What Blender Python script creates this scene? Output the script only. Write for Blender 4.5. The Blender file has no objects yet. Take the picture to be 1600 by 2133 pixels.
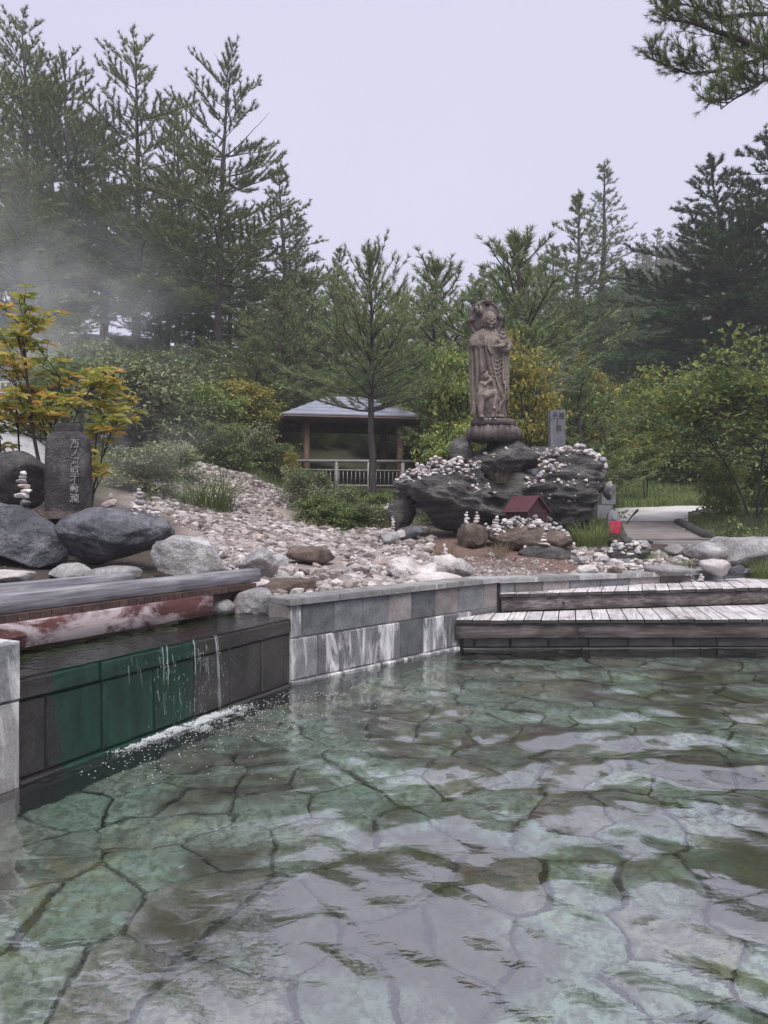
import bpy, bmesh, math, random
import numpy as np
from mathutils import Vector, Matrix
from mathutils.bvhtree import BVHTree

# ------------------------------------------------------------------ camera, sky, sun, exposure
SC = bpy.context.scene
COL = SC.collection
F, HZ, CH = 1480.0, 1080.0, 1.1          # focal length and horizon of a 1600x2133 frame, eye height above the water
cam = bpy.data.cameras.new('camera')
cam.sensor_fit = 'VERTICAL'; cam.sensor_height = 36.0; cam.lens = 36.0 * F / 2133.0
cam.shift_y = (HZ - 1066.5) / 2133.0
cam.clip_start = 0.05; cam.clip_end = 2000
camo = bpy.data.objects.new('camera', cam); COL.objects.link(camo)
camo.location = (0, 0, CH); camo.rotation_euler = (math.radians(90), 0, 0)
SC.camera = camo

SUN_EL, SUN_AZ = math.radians(62), math.radians(165)
w = bpy.data.worlds.new('World'); SC.world = w; w.use_nodes = True
nt = w.node_tree; nt.nodes.clear()
sky = nt.nodes.new('ShaderNodeTexSky'); sky.sky_type = 'NISHITA'; sky.sun_disc = False
sky.sun_elevation = SUN_EL; sky.sun_rotation = SUN_AZ; sky.air_density = 1.0; sky.dust_density = 4.0
bg1 = nt.nodes.new('ShaderNodeBackground'); bg1.inputs['Strength'].default_value = 0.05
bg2 = nt.nodes.new('ShaderNodeBackground'); bg2.inputs['Color'].default_value = (0.775, 0.77, 1.0, 1); bg2.inputs['Strength'].default_value = 0.365
mixw = nt.nodes.new('ShaderNodeMixShader'); mixw.inputs[0].default_value = 0.88      # an overcast deck over the clear sky
outw = nt.nodes.new('ShaderNodeOutputWorld')
tcw = nt.nodes.new('ShaderNodeTexCoord'); cn = nt.nodes.new('ShaderNodeTexNoise'); cn.inputs['Scale'].default_value = 1.6; cn.inputs['Detail'].default_value = 4; nt.links.new(tcw.outputs['Generated'], cn.inputs['Vector'])
cr = nt.nodes.new('ShaderNodeValToRGB'); cr.color_ramp.elements[0].position = .3; cr.color_ramp.elements[0].color = (.70, .695, .915, 1); cr.color_ramp.elements[1].position = .7; cr.color_ramp.elements[1].color = (.78, .775, .975, 1)
nt.links.new(cn.outputs['Fac'], cr.inputs[0]); nt.links.new(cr.outputs[0], bg2.inputs['Color'])
nt.links.new(sky.outputs[0], bg1.inputs['Color'])
nt.links.new(bg1.outputs[0], mixw.inputs[1]); nt.links.new(bg2.outputs[0], mixw.inputs[2])
nt.links.new(mixw.outputs[0], outw.inputs['Surface'])

sun = bpy.data.lights.new('sun', 'SUN'); sun.energy = 1.5; sun.angle = math.radians(40); sun.color = (1.0, 0.97, 0.93)
suno = bpy.data.objects.new('sun', sun); COL.objects.link(suno)
sd = Vector((math.sin(SUN_AZ) * math.cos(SUN_EL), math.cos(SUN_AZ) * math.cos(SUN_EL), math.sin(SUN_EL)))
suno.rotation_euler = sd.to_track_quat('Z', 'Y').to_euler()

SC.view_settings.view_transform = 'Standard'; SC.view_settings.look = 'None'
SC.view_settings.exposure = 1.45; SC.view_settings.gamma = 1.0; SC.view_settings.use_curve_mapping = False
SC.render.engine = 'CYCLES'
cy = SC.cycles
cy.max_bounces = 8; cy.diffuse_bounces = 3; cy.glossy_bounces = 3; cy.transmission_bounces = 6; cy.volume_bounces = 1
cy.transparent_max_bounces = 8; cy.caustics_refractive = True; cy.caustics_reflective = False
cy.sample_clamp_indirect = 4.0; cy.use_denoising = True
cy.volume_step_rate = 2.0; cy.volume_max_steps = 128

# ------------------------------------------------------------------ helpers
rng = np.random.default_rng(11)
random.seed(11)
def at(px, py, Y): return np.array([(px - 800) / F * Y, Y, CH + (HZ - py) / F * Y])

def _hash(ix, iy, iz):
    h = (ix * 374761393 + iy * 668265263 + iz * 2147483647 * 3 + 1013904223) & 0xFFFFFFFF
    h = ((h ^ (h >> 13)) * 1274126177) & 0xFFFFFFFF
    h = ((h ^ (h >> 16)) * 2246822519) & 0xFFFFFFFF
    return ((h ^ (h >> 15)) & 0xFFFFFF) / float(0xFFFFFF)
def vnoise(P):
    P = np.asarray(P, float); i = np.floor(P).astype(np.int64); f = P - i; f = f * f * f * (f * (f * 6 - 15) + 10)
    r = 0
    for dx in (0, 1):
        for dy in (0, 1):
            for dz in (0, 1):
                wt = (f[:, 0] if dx else 1 - f[:, 0]) * (f[:, 1] if dy else 1 - f[:, 1]) * (f[:, 2] if dz else 1 - f[:, 2])
                r = r + wt * _hash(i[:, 0] + dx, i[:, 1] + dy, i[:, 2] + dz)
    return r * 2 - 1
def fbm(P, octv=4):
    P = np.asarray(P, float); r = 0; a = 1.0; s = 0
    for k in range(octv):
        r = r + a * vnoise(P * (2.03 ** k) + 17.3 * k); s += a; a *= 0.5
    return r / s

def mesh_np(name, V, faces, mat=None, smooth=True, col=None):
    """faces: list of int arrays of shape (m,3) or (m,4) or lists of index lists"""
    me = bpy.data.meshes.new(name)
    V = np.asarray(V, np.float32)
    idx, tot = [], []
    for f in faces:
        if isinstance(f, np.ndarray):
            if len(f) == 0: continue
            idx.append(f.ravel()); tot.append(np.full(len(f), f.shape[1]))
        else:
            for q in f: idx.append(np.asarray(q)); tot.append(np.array([len(q)]))
    idx = np.concatenate(idx).astype(np.int32); tot = np.concatenate(tot).astype(np.int32)
    me.vertices.add(len(V)); me.vertices.foreach_set('co', V.ravel())
    me.loops.add(len(idx)); me.loops.foreach_set('vertex_index', idx)
    me.polygons.add(len(tot))
    st = np.zeros(len(tot), np.int32); st[1:] = np.cumsum(tot)[:-1]
    me.polygons.foreach_set('loop_start', st)
    if smooth: me.polygons.foreach_set('use_smooth', np.ones(len(tot), bool))
    else: me.polygons.foreach_set('use_smooth', np.zeros(len(tot), bool))
    me.update(calc_edges=True)
    if col is not None:
        a = me.color_attributes.new('Col', 'FLOAT_COLOR', 'POINT')
        c4 = np.ones((len(V), 4), np.float32); c4[:, :3] = col
        a.data.foreach_set('color', c4.ravel())
    if mat is not None: me.materials.append(mat)
    return me

class MB:
    def __init__(s): s.V = []; s.F = []; s.n = 0
    def add(s, V, Fc):
        V = np.asarray(V, float)
        s.V.append(V)
        for f in (Fc if isinstance(Fc, list) and len(Fc) and isinstance(Fc[0], np.ndarray) else [np.asarray(Fc)]):
            s.F.append(f + s.n)
        s.n += len(V)
    def box(s, c, size, R=None):
        hx, hy, hz = np.asarray(size) / 2
        V = np.array([[-hx,-hy,-hz],[hx,-hy,-hz],[hx,hy,-hz],[-hx,hy,-hz],[-hx,-hy,hz],[hx,-hy,hz],[hx,hy,hz],[-hx,hy,hz]])
        if R is not None: V = V @ np.asarray(R).T
        s.add(V + np.asarray(c), np.array([[0,3,2,1],[4,5,6,7],[0,1,5,4],[1,2,6,5],[2,3,7,6],[3,0,4,7]]))
    def prism(s, poly, z0, z1):
        n = len(poly); p = np.asarray(poly, float)
        z0 = np.broadcast_to(z0, n); z1 = np.broadcast_to(z1, n)
        V = np.vstack([np.column_stack([p, z0]), np.column_stack([p, z1])])
        s.V.append(V); k = s.n; s.n += 2 * n
        q = np.array([[i, (i + 1) % n, n + (i + 1) % n, n + i] for i in range(n)]) + k
        s.F.append(q); s.F.append([list(range(k + n, k + 2 * n)), list(range(k + n - 1, k - 1, -1))])
    def tube(s, path, rad, sides=6, cap=True):
        V, Q = tube_np(path, rad, sides); k = s.n; s.add(V, Q)
        if cap:
            n = len(V)
            s.F.append([list(range(k + sides - 1, k - 1, -1)), list(range(k + n - sides, k + n))])
    def ell(s, c, r, R=None, sub=2):
        V, T = ICO[sub]; V = V * np.asarray(r)
        if R is not None: V = V @ np.asarray(R).T
        s.add(V + np.asarray(c), T)
    def loft(s, rings):
        n = len(rings[0]); m = len(rings); V = np.vstack(rings)
        Q = np.array([[i*n+j, i*n+(j+1)%n, (i+1)*n+(j+1)%n, (i+1)*n+j] for i in range(m-1) for j in range(n)])
        k = s.n; s.add(V, Q)
        s.F.append([list(range(k + n - 1, k - 1, -1)), list(range(k + (m-1)*n, k + m*n))])
    def mesh(s, name, mat, smooth=True): return mesh_np(name, np.vstack(s.V), s.F, mat, smooth)
    def build(s, name, mat, parent=None, smooth=True): return link(name, s.mesh(name, mat, smooth), parent)

def tube_np(path, rad, sides):
    P = np.asarray(path, float); n = len(P); rad = np.broadcast_to(rad, n)
    T = np.gradient(P, axis=0); T /= np.linalg.norm(T, axis=1)[:, None] + 1e-9
    mean = P[-1] - P[0]; ax = np.argmin(np.abs(mean)); ref = np.zeros(3); ref[ax] = 1
    A = np.cross(T, ref); A /= np.linalg.norm(A, axis=1)[:, None] + 1e-9
    B = np.cross(T, A)
    th = np.arange(sides) * 2 * np.pi / sides
    V = P[:, None] + rad[:, None, None] * (np.cos(th)[None, :, None] * A[:, None] + np.sin(th)[None, :, None] * B[:, None])
    i = np.arange(n - 1)[:, None] * sides; j = np.arange(sides)[None]
    Q = np.stack([i + j, i + (j + 1) % sides, i + sides + (j + 1) % sides, i + sides + j], -1).reshape(-1, 4)
    return V.reshape(-1, 3), Q

def link(name, data, parent=None, loc=None, rot=None, scale=None):
    o = bpy.data.objects.new(name, data); COL.objects.link(o)
    if parent is not None: o.parent = parent
    if loc is not None: o.location = loc
    if rot is not None: o.rotation_euler = rot
    if scale is not None: o.scale = (scale,) * 3 if np.isscalar(scale) else scale
    return o
def tag(o, label, cat, group=None, kind=None):
    if label: o['label'] = label
    if cat: o['category'] = cat
    if group: o['group'] = group
    if kind: o['kind'] = kind
    return o
def thing(name, label, cat, loc=(0, 0, 0), rot=None, group=None, scale=None):
    return tag(link(name, None, None, loc, rot, scale), label, cat, group)
def copy_tree(o, parent=None):
    c = o.copy(); COL.objects.link(c)
    if parent is not None: c.parent = parent
    for ch in list(o.children): copy_tree(ch, c)
    return c
def rotz(a): c, s = math.cos(a), math.sin(a); return np.array([[c, -s, 0], [s, c, 0], [0, 0, 1]])
def rotx(a): c, s = math.cos(a), math.sin(a); return np.array([[1, 0, 0], [0, c, -s], [0, s, c]])
def roty(a): c, s = math.cos(a), math.sin(a); return np.array([[c, 0, s], [0, 1, 0], [-s, 0, c]])

ICO = {}
for sub in (1, 2, 3, 4, 5, 6):
    bm = bmesh.new(); bmesh.ops.create_icosphere(bm, subdivisions=sub, radius=1.0)
    bm.verts.ensure_lookup_table()
    ICO[sub] = (np.array([v.co[:] for v in bm.verts]), np.array([[v.index for v in f.verts] for f in bm.faces])); bm.free()

def unit(v): v = np.asarray(v, float); return v / (np.linalg.norm(v, axis=-1, keepdims=True) + 1e-9)

# ------------------------------------------------------------------ materials
def N(nt, typ, **kw):
    n = nt.nodes.new(typ)
    for k, v in kw.items():
        if k in n.inputs.keys() if isinstance(k, str) else False: n.inputs[k].default_value = v
        else: setattr(n, k, v)
    return n
def ramp(nt, stops, fac=None, interp='LINEAR'):
    r = nt.nodes.new('ShaderNodeValToRGB'); r.color_ramp.interpolation = interp
    e = r.color_ramp.elements
    while len(e) < len(stops): e.new(0.5)
    for i, (p, c) in enumerate(stops):
        e[i].position = p; e[i].color = (*c, 1) if len(c) == 3 else c
    if fac is not None: nt.links.new(fac, r.inputs[0])
    return r
def new_mat(name):
    m = bpy.data.materials.new(name); m.use_nodes = True; nt = m.node_tree; nt.nodes.clear()
    o = nt.nodes.new('ShaderNodeOutputMaterial'); b = nt.nodes.new('ShaderNodeBsdfPrincipled')
    nt.links.new(b.outputs[0], o.inputs['Surface'])
    g = nt.nodes.new('ShaderNodeNewGeometry')
    return m, nt, b, g.outputs['Position'], g, o
def noise(nt, vec, scale, detail=5, rough=0.55, dist=0.0):
    n = nt.nodes.new('ShaderNodeTexNoise'); n.inputs['Scale'].default_value = scale; n.inputs['Detail'].default_value = detail
    n.inputs['Roughness'].default_value = rough; n.inputs['Distortion'].default_value = dist
    nt.links.new(vec, n.inputs['Vector']); return n.outputs['Fac']
def mapping(nt, vec, scale=(1, 1, 1), rot=(0, 0, 0)):
    m = nt.nodes.new('ShaderNodeMapping'); m.inputs['Scale'].default_value = scale; m.inputs['Rotation'].default_value = rot
    nt.links.new(vec, m.inputs['Vector']); return m.outputs[0]
def mixc(nt, fac, a, b, mode='MIX'):
    m = nt.nodes.new('ShaderNodeMix'); m.data_type = 'RGBA'; m.blend_type = mode
    for s, v in ((m.inputs['Factor'], fac), (m.inputs['A'], a), (m.inputs['B'], b)):
        if isinstance(v, (int, float)): s.default_value = v
        elif isinstance(v, tuple): s.default_value = (*v, 1)
        else: nt.links.new(v, s)
    return m.outputs['Result']
def math_(nt, op, a, b=None, clamp=False):
    m = nt.nodes.new('ShaderNodeMath'); m.operation = op; m.use_clamp = clamp
    for s, v in ((m.inputs[0], a), (m.inputs[1], b)):
        if v is None: continue
        if isinstance(v, (int, float)): s.default_value = v
        else: nt.links.new(v, s)
    return m.outputs[0]
def bump(nt, b, h, strength=0.4, dist=0.02):
    n = nt.nodes.new('ShaderNodeBump'); n.inputs['Strength'].default_value = strength; n.inputs['Distance'].default_value = dist
    nt.links.new(h, n.inputs['Height']); nt.links.new(n.outputs[0], b.inputs['Normal'])
def objrand(nt): return nt.nodes.new('ShaderNodeObjectInfo').outputs['Random']

def stone_mat(name, dark, mid, light, scale=6.0, rough=0.8, bstr=0.5, bdist=0.02, vary=0.25, stretch=(1, 1, 1), lichen=None, spec=0.4):
    m, nt, b, P, g, o = new_mat(name)
    v = mapping(nt, P, stretch)
    n1 = noise(nt, v, scale, 6, 0.62); n2 = noise(nt, v, scale * 7, 4, 0.6); n3 = noise(nt, v, scale * 0.35, 3)
    f = math_(nt, 'ADD', math_(nt, 'MULTIPLY', n1, 0.55), math_(nt, 'MULTIPLY', n2, 0.25)); f = math_(nt, 'ADD', f, math_(nt, 'MULTIPLY', n3, 0.25))
    c = ramp(nt, [(0.36, dark), (0.52, mid), (0.68, light)], f).outputs[0]
    n4 = noise(nt, P, scale * 26, 3, 0.75)
    c = mixc(nt, 1.0, c, ramp(nt, [(0.34, (.45, .45, .45)), (0.48, (1, 1, 1)), (0.68, (1.55, 1.53, 1.5))], n4).outputs[0], 'MULTIPLY')
    if lichen:
        lm = ramp(nt, [(0.60, (0, 0, 0)), (0.68, (1, 1, 1))], noise(nt, P, scale * 1.3, 5, 0.7)).outputs[0]
        c = mixc(nt, math_(nt, 'MULTIPLY', lm, 0.55), c, lichen)
    r = objrand(nt)
    br = math_(nt, 'ADD', math_(nt, 'MULTIPLY', r, vary * 2), 1 - vary)
    hsv = nt.nodes.new('ShaderNodeHueSaturation'); nt.links.new(c, hsv.inputs['Color']); nt.links.new(br, hsv.inputs['Value'])
    nt.links.new(hsv.outputs[0], b.inputs['Base Color'])
    b.inputs['Roughness'].default_value = rough; b.inputs['Specular IOR Level'].default_value = spec
    bump(nt, b, math_(nt, 'ADD', math_(nt, 'ADD', n1, math_(nt, 'MULTIPLY', n2, 0.7)), math_(nt, 'MULTIPLY', n4, 0.25)), bstr, bdist * 1.6)
    return m

M = {}
M['dark_boulder'] = stone_mat('dark_boulder_stone', (0.035, 0.036, 0.045), (0.065, 0.067, 0.080), (0.20, 0.20, 0.22), 4.0, 0.55, 0.7, 0.03, 0.08, spec=0.5)
M['grey_boulder'] = stone_mat('grey_boulder_stone', (0.13, 0.125, 0.125), (0.25, 0.24, 0.24), (0.46, 0.45, 0.45), 7.0, 0.8, 0.7, 0.02, 0.15)
M['pale_boulder'] = stone_mat('pale_boulder_stone', (0.24, 0.22, 0.21), (0.44, 0.41, 0.40), (0.66, 0.63, 0.62), 6.0, 0.8, 0.6, 0.02, 0.12)
M['brown_boulder'] = stone_mat('brown_boulder_stone', (0.05, 0.036, 0.030), (0.12, 0.09, 0.075), (0.24, 0.19, 0.16), 7.0, 0.8, 0.7, 0.03, 0.1)
M['layered'] = stone_mat('layered_dark_rock', (0.020, 0.020, 0.019), (0.095, 0.091, 0.086), (0.29, 0.28, 0.26), 3.2, 0.62, 1.0, 0.07, 0.05, (1, 1, 4.2), lichen=(0.17, 0.18, 0.16), spec=0.5)
M['pebble'] = stone_mat('pale_pebble', (0.40, 0.36, 0.34), (0.62, 0.57, 0.55), (0.80, 0.77, 0.75), 12.0, 0.75, 0.4, 0.01, 0.30)
M['monument'] = stone_mat('dark_lava_monument', (0.022, 0.021, 0.023), (0.052, 0.049, 0.051), (0.15, 0.14, 0.14), 7.0, 0.85, 0.9, 0.03, 0.0)
M['tablet'] = stone_mat('grey_tablet_stone', (0.10, 0.10, 0.11), (0.16, 0.16, 0.175), (0.24, 0.24, 0.25), 8.0, 0.8, 0.4, 0.01, 0.0)
M['statue'] = stone_mat('brown_statue_stone', (0.070, 0.057, 0.048), (0.17, 0.14, 0.118), (0.36, 0.31, 0.27), 2.6, 0.75, 0.35, 0.008, 0.0, (1, 1, 0.5), spec=0.35)
M['statue_dark'] = stone_mat('dark_lotus_stone', (0.032, 0.025, 0.025), (0.085, 0.066, 0.064), (0.22, 0.18, 0.175), 4.0, 0.6, 0.5, 0.01, 0.08)
M['hair'] = stone_mat('dark_carved_stone', (0.03, 0.024, 0.024), (0.07, 0.056, 0.055), (0.16, 0.13, 0.125), 9.0, 0.75, 0.5, 0.01, 0.0)

def simple(name, c, rough=0.7, metal=0.0, var=0.0, scale=8.0, spec=0.5):
    m, nt, b, P, g, o = new_mat(name)
    if var:
        n = noise(nt, P, scale, 5, 0.6)
        d = tuple(max(0, x * (1 - var)) for x in c); l = tuple(min(1, x * (1 + var)) for x in c)
        nt.links.new(ramp(nt, [(0.35, d), (0.65, l)], n).outputs[0], b.inputs['Base Color']); bump(nt, b, n, 0.25, 0.01)
    else: b.inputs['Base Color'].default_value = (*c, 1)
    b.inputs['Roughness'].default_value = rough; b.inputs['Metallic'].default_value = metal; b.inputs['Specular IOR Level'].default_value = spec
    return m

def wood_mat(name, dark, mid, light, along=(1, 0, 0), rough=0.6, stain=None, stain_pos=0.55, vary=0.2, spec=0.4):
    m, nt, b, P, g, o = new_mat(name)
    a = np.array(along, float); a /= np.linalg.norm(a); ang = math.atan2(a[1], a[0])
    v = mapping(nt, P, (1, 1, 1), (0, 0, -ang)); v = mapping(nt, v, (2.2, 55, 55))
    n1 = noise(nt, v, 1.0, 6, 0.65, 0.4); n2 = noise(nt, P, 3.2, 4, 0.6)
    f = math_(nt, 'ADD', math_(nt, 'MULTIPLY', n1, 0.7), math_(nt, 'MULTIPLY', n2, 0.35))
    c = ramp(nt, [(0.38, dark), (0.52, mid), (0.66, light)], f).outputs[0]
    if stain:
        s = ramp(nt, [(stain_pos, (0, 0, 0)), (stain_pos + 0.09, (1, 1, 1))], noise(nt, mapping(nt, P, (1.6, 1.6, 3.0)), 1.4, 6, 0.65, 0.6)).outputs[0]
        c = mixc(nt, math_(nt, 'MULTIPLY', s, 0.85), c, stain)
    br = math_(nt, 'ADD', math_(nt, 'MULTIPLY', objrand(nt), vary * 2), 1 - vary)
    hsv = nt.nodes.new('ShaderNodeHueSaturation'); nt.links.new(c, hsv.inputs['Color']); nt.links.new(br, hsv.inputs['Value'])
    nt.links.new(hsv.outputs[0], b.inputs['Base Color'])
    b.inputs['Roughness'].default_value = rough; b.inputs['Specular IOR Level'].default_value = spec
    bump(nt, b, n1, 0.35, 0.006)
    return m
WDIR = (0.456, 0.89, 0)
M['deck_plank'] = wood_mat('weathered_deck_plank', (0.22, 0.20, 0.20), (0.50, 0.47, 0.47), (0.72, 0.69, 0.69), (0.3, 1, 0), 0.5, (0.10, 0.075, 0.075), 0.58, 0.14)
M['plank_edge'] = wood_mat('wet_shaded_plank_edge', (0.018, 0.017, 0.016), (0.04, 0.037, 0.036), (0.09, 0.085, 0.08), (1, 0.05, 0), 0.6)  # wet plank sides; shade along the edges is also put into this dark colour
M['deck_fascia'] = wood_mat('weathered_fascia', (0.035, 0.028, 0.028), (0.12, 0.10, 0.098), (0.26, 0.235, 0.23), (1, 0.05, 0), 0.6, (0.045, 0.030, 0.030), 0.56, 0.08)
M['beam'] = wood_mat('wet_grey_beam', (0.10, 0.098, 0.11), (0.215, 0.21, 0.23), (0.42, 0.41, 0.43), WDIR, 0.5, (0.46, 0.44, 0.455), 0.63, 0.08)
M['red_board'] = wood_mat('red_stained_board', (0.045, 0.018, 0.017), (0.095, 0.036, 0.032), (0.17, 0.075, 0.068), WDIR, 0.45, (0.50, 0.43, 0.44), 0.46, 0.0)
M['post_wood'] = wood_mat('brown_post_wood', (0.09, 0.05, 0.036), (0.19, 0.115, 0.082), (0.28, 0.18, 0.135), (0, 0, 1), 0.65)
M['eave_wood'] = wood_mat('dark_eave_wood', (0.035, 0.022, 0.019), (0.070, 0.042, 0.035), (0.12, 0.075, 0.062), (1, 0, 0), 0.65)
M['rail_wood'] = wood_mat('grey_rail_wood', (0.14, 0.13, 0.125), (0.25, 0.235, 0.225), (0.36, 0.34, 0.33), (1, 0, 0), 0.65)
M['ramp_wood'] = wood_mat('worn_boardwalk_wood', (0.13, 0.11, 0.105), (0.23, 0.20, 0.195), (0.36, 0.33, 0.32), (1, 0, 0), 0.7, (0.10, 0.075, 0.07), 0.6, 0.12)
M['log'] = wood_mat('mossy_dark_log', (0.025, 0.026, 0.024), (0.06, 0.06, 0.055), (0.12, 0.12, 0.11), (1, -1, 0), 0.8)
M['roof_metal'] = simple('blue_grey_roof_sheet', (0.30, 0.315, 0.38), 0.38, 0.25, 0.12, 3.0)
M['house_roof'] = simple('maroon_roof_paint', (0.085, 0.028, 0.034), 0.55, 0, 0.3, 20)
M['house_wall'] = simple('dark_maroon_boards', (0.045, 0.018, 0.022), 0.6, 0, 0.3, 30)
M['white_panel'] = simple('white_sheet', (0.75, 0.76, 0.78), 0.6, 0, 0.06, 20)
M['black_print'] = simple('black_lettering', (0.02, 0.02, 0.025), 0.8)
M['white_print'] = simple('worn_white_lettering', (0.21, 0.205, 0.205), 0.9, 0, 0.75, 45)
M['carved'] = simple('dark_carved_letter', (0.02, 0.02, 0.022), 0.9)
M['bib'] = simple('red_cloth', (0.50, 0.032, 0.085), 0.85, 0, 0.15, 18, 0.2)
M['lamp_pole'] = simple('grey_lamp_paint', (0.14, 0.145, 0.16), 0.5)
M['lamp_head'] = simple('white_lamp_cap', (0.78, 0.78, 0.78), 0.4)
M['pale_rail'] = simple('pale_handrail', (0.42, 0.41, 0.38), 0.7, 0, 0.2, 6)

def block_mat(name, dark, light, efflo=0.0, moss=0.0, rough=0.75, patch=(0.62, 0.60, 0.60)):
    m, nt, b, P, g, o = new_mat(name)
    n1 = noise(nt, P, 70, 3, 0.7); n0 = noise(nt, P, 9, 4, 0.6)
    f = math_(nt, 'ADD', math_(nt, 'MULTIPLY', n1, 0.5), math_(nt, 'MULTIPLY', n0, 0.5))
    c = ramp(nt, [(0.38, dark), (0.62, light)], f).outputs[0]
    br = math_(nt, 'ADD', math_(nt, 'MULTIPLY', objrand(nt), 0.7), 0.65)
    hsv = nt.nodes.new('ShaderNodeHueSaturation'); nt.links.new(c, hsv.inputs['Color']); nt.links.new(br, hsv.inputs['Value'])
    c = hsv.outputs[0]
    if efflo:
        s = noise(nt, mapping(nt, P, (1, 1, 0.20)), 7.5, 6, 0.72, 0.7)
        lo = 0.66 - 0.22 * efflo
        c = mixc(nt, ramp(nt, [(lo, (0, 0, 0)), (lo + 0.13, (1, 1, 1))], s).outputs[0], c, patch)
    if moss:
        s = noise(nt, P, 6.0, 5, 0.7)
        c = mixc(nt, ramp(nt, [(0.5, (0, 0, 0)), (0.62, (1, 1, 1))], s).outputs[0], c, (0.14, 0.16, 0.05))
    nt.links.new(c, b.inputs['Base Color']); b.inputs['Roughness'].default_value = rough
    bump(nt, b, n1, 0.5, 0.006)
    return m
M['block'] = block_mat('grey_ashlar', (0.085, 0.088, 0.095), (0.20, 0.205, 0.215))
M['block_lime'] = block_mat('lime_streaked_ashlar', (0.10, 0.10, 0.11), (0.23, 0.23, 0.24), 0.80, patch=(0.70, 0.69, 0.69))
M['block_pale'] = block_mat('pale_crusted_ashlar', (0.30, 0.28, 0.28), (0.52, 0.49, 0.49), 0.9)
M['block_brown'] = block_mat('brown_ashlar', (0.16, 0.14, 0.135), (0.30, 0.27, 0.26), 0.0)
M['block_dark'] = block_mat('wet_dark_ashlar', (0.018, 0.017, 0.016), (0.06, 0.056, 0.052), 0.0, 0, 0.38)
M['coping'] = block_mat('grey_coping', (0.15, 0.15, 0.15), (0.34, 0.33, 0.325), 0.35)
M['mortar'] = block_mat('pale_mortar', (0.26, 0.25, 0.24), (0.40, 0.39, 0.37))
M['mortar_dark'] = simple('dark_wet_joint', (0.022, 0.022, 0.02), 0.6)

def weir_mat():
    m, nt, b, P, g, o = new_mat('algae_weir_stone')
    n = noise(nt, P, 3.2, 5, 0.6); n1 = noise(nt, P, 60, 3, 0.7)
    stone = ramp(nt, [(0.38, (0.014, 0.013, 0.012)), (0.62, (0.065, 0.06, 0.055))], math_(nt, 'ADD', math_(nt, 'MULTIPLY', n, .5), math_(nt, 'MULTIPLY', n1, .5))).outputs[0]
    nv_ = noise(nt, mapping(nt, P, (6, 6, .9)), 2.4, 5, 0.7)
    alg = ramp(nt, [(0.34, (0.003, 0.012, 0.009)), (0.5, (0.006, 0.034, 0.023)), (0.68, (0.018, 0.066, 0.040))], math_(nt, 'ADD', math_(nt, 'MULTIPLY', nv_, .6), math_(nt, 'MULTIPLY', n1, .4))).outputs[0]
    # algae film keeps to the wet stretch of the weir
    sep = nt.nodes.new('ShaderNodeSeparateXYZ'); nt.links.new(P, sep.inputs[0])
    y = math_(nt, 'ADD', sep.outputs['Y'], math_(nt, 'MULTIPLY', math_(nt, 'SUBTRACT', n, 0.5), 0.55))
    a1 = ramp(nt, [(0.0, (0, 0, 0)), (0.04, (1, 1, 1))], math_(nt, 'SUBTRACT', y, 3.03)).outputs[0]
    a2 = ramp(nt, [(0.0, (0, 0, 0)), (0.10, (1, 1, 1))], math_(nt, 'SUBTRACT', 3.92, y)).outputs[0]
    c = mixc(nt, math_(nt, 'MULTIPLY', a1, a2), stone, alg)
    nt.links.new(c, b.inputs['Base Color']); b.inputs['Roughness'].default_value = 0.36
    bump(nt, b, math_(nt, 'ADD', n1, n), 0.45, 0.006)
    return m
M['weir'] = weir_mat()

def leaf_mat(name, stops, trans=0.3, rough=0.55, nscale=0.8, island=0.6, spec=0.3):
    m, nt, b, P, g, o = new_mat(name)
    f = math_(nt, 'ADD', math_(nt, 'MULTIPLY', g.outputs['Random Per Island'], island), math_(nt, 'MULTIPLY', noise(nt, P, nscale, 3, 0.6), 1.0 - island + 0.25))
    f = math_(nt, 'SUBTRACT', f, 0.125)
    c = ramp(nt, stops, f).outputs[0]
    br = math_(nt, 'ADD', math_(nt, 'MULTIPLY', objrand(nt), 0.36), 0.82)
    hsv = nt.nodes.new('ShaderNodeHueSaturation'); nt.links.new(c, hsv.inputs['Color']); nt.links.new(br, hsv.inputs['Value'])
    nt.links.new(hsv.outputs[0], b.inputs['Base Color']); b.inputs['Roughness'].default_value = rough; b.inputs['Specular IOR Level'].default_value = spec
    if trans:
        t = nt.nodes.new('ShaderNodeBsdfTranslucent'); nt.links.new(hsv.outputs[0], t.inputs['Color'])
        mx = nt.nodes.new('ShaderNodeMixShader'); mx.inputs[0].default_value = trans
        nt.links.new(b.outputs[0], mx.inputs[1]); nt.links.new(t.outputs[0], mx.inputs[2]); nt.links.new(mx.outputs[0], o.inputs['Surface'])
    return m
M['pine'] = leaf_mat('pine_needles', [(0.1, (0.076, 0.115, 0.053)), (0.5, (0.159, 0.212, 0.085)), (0.9, (0.293, 0.329, 0.129))], 0.15, 0.6, 0.7, 0.35)
M['pine_dark'] = leaf_mat('dark_pine_needles', [(0.1, (0.039, 0.073, 0.042)), (0.5, (0.078, 0.128, 0.065)), (0.9, (0.145, 0.201, 0.098))], 0.12, 0.6, 0.7, 0.35)
M['pine_young'] = leaf_mat('young_pine_needles', [(0.1, (0.096, 0.149, 0.068)), (0.5, (0.193, 0.251, 0.110)), (0.9, (0.353, 0.380, 0.177))], 0.2, 0.6, 1.2, 0.4)
M['larch'] = leaf_mat('larch_needles', [(0.1, (0.095, 0.130, 0.082)), (0.5, (0.164, 0.204, 0.123)), (0.9, (0.257, 0.293, 0.177))], 0.2, 0.6, 0.7, 0.35)
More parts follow.
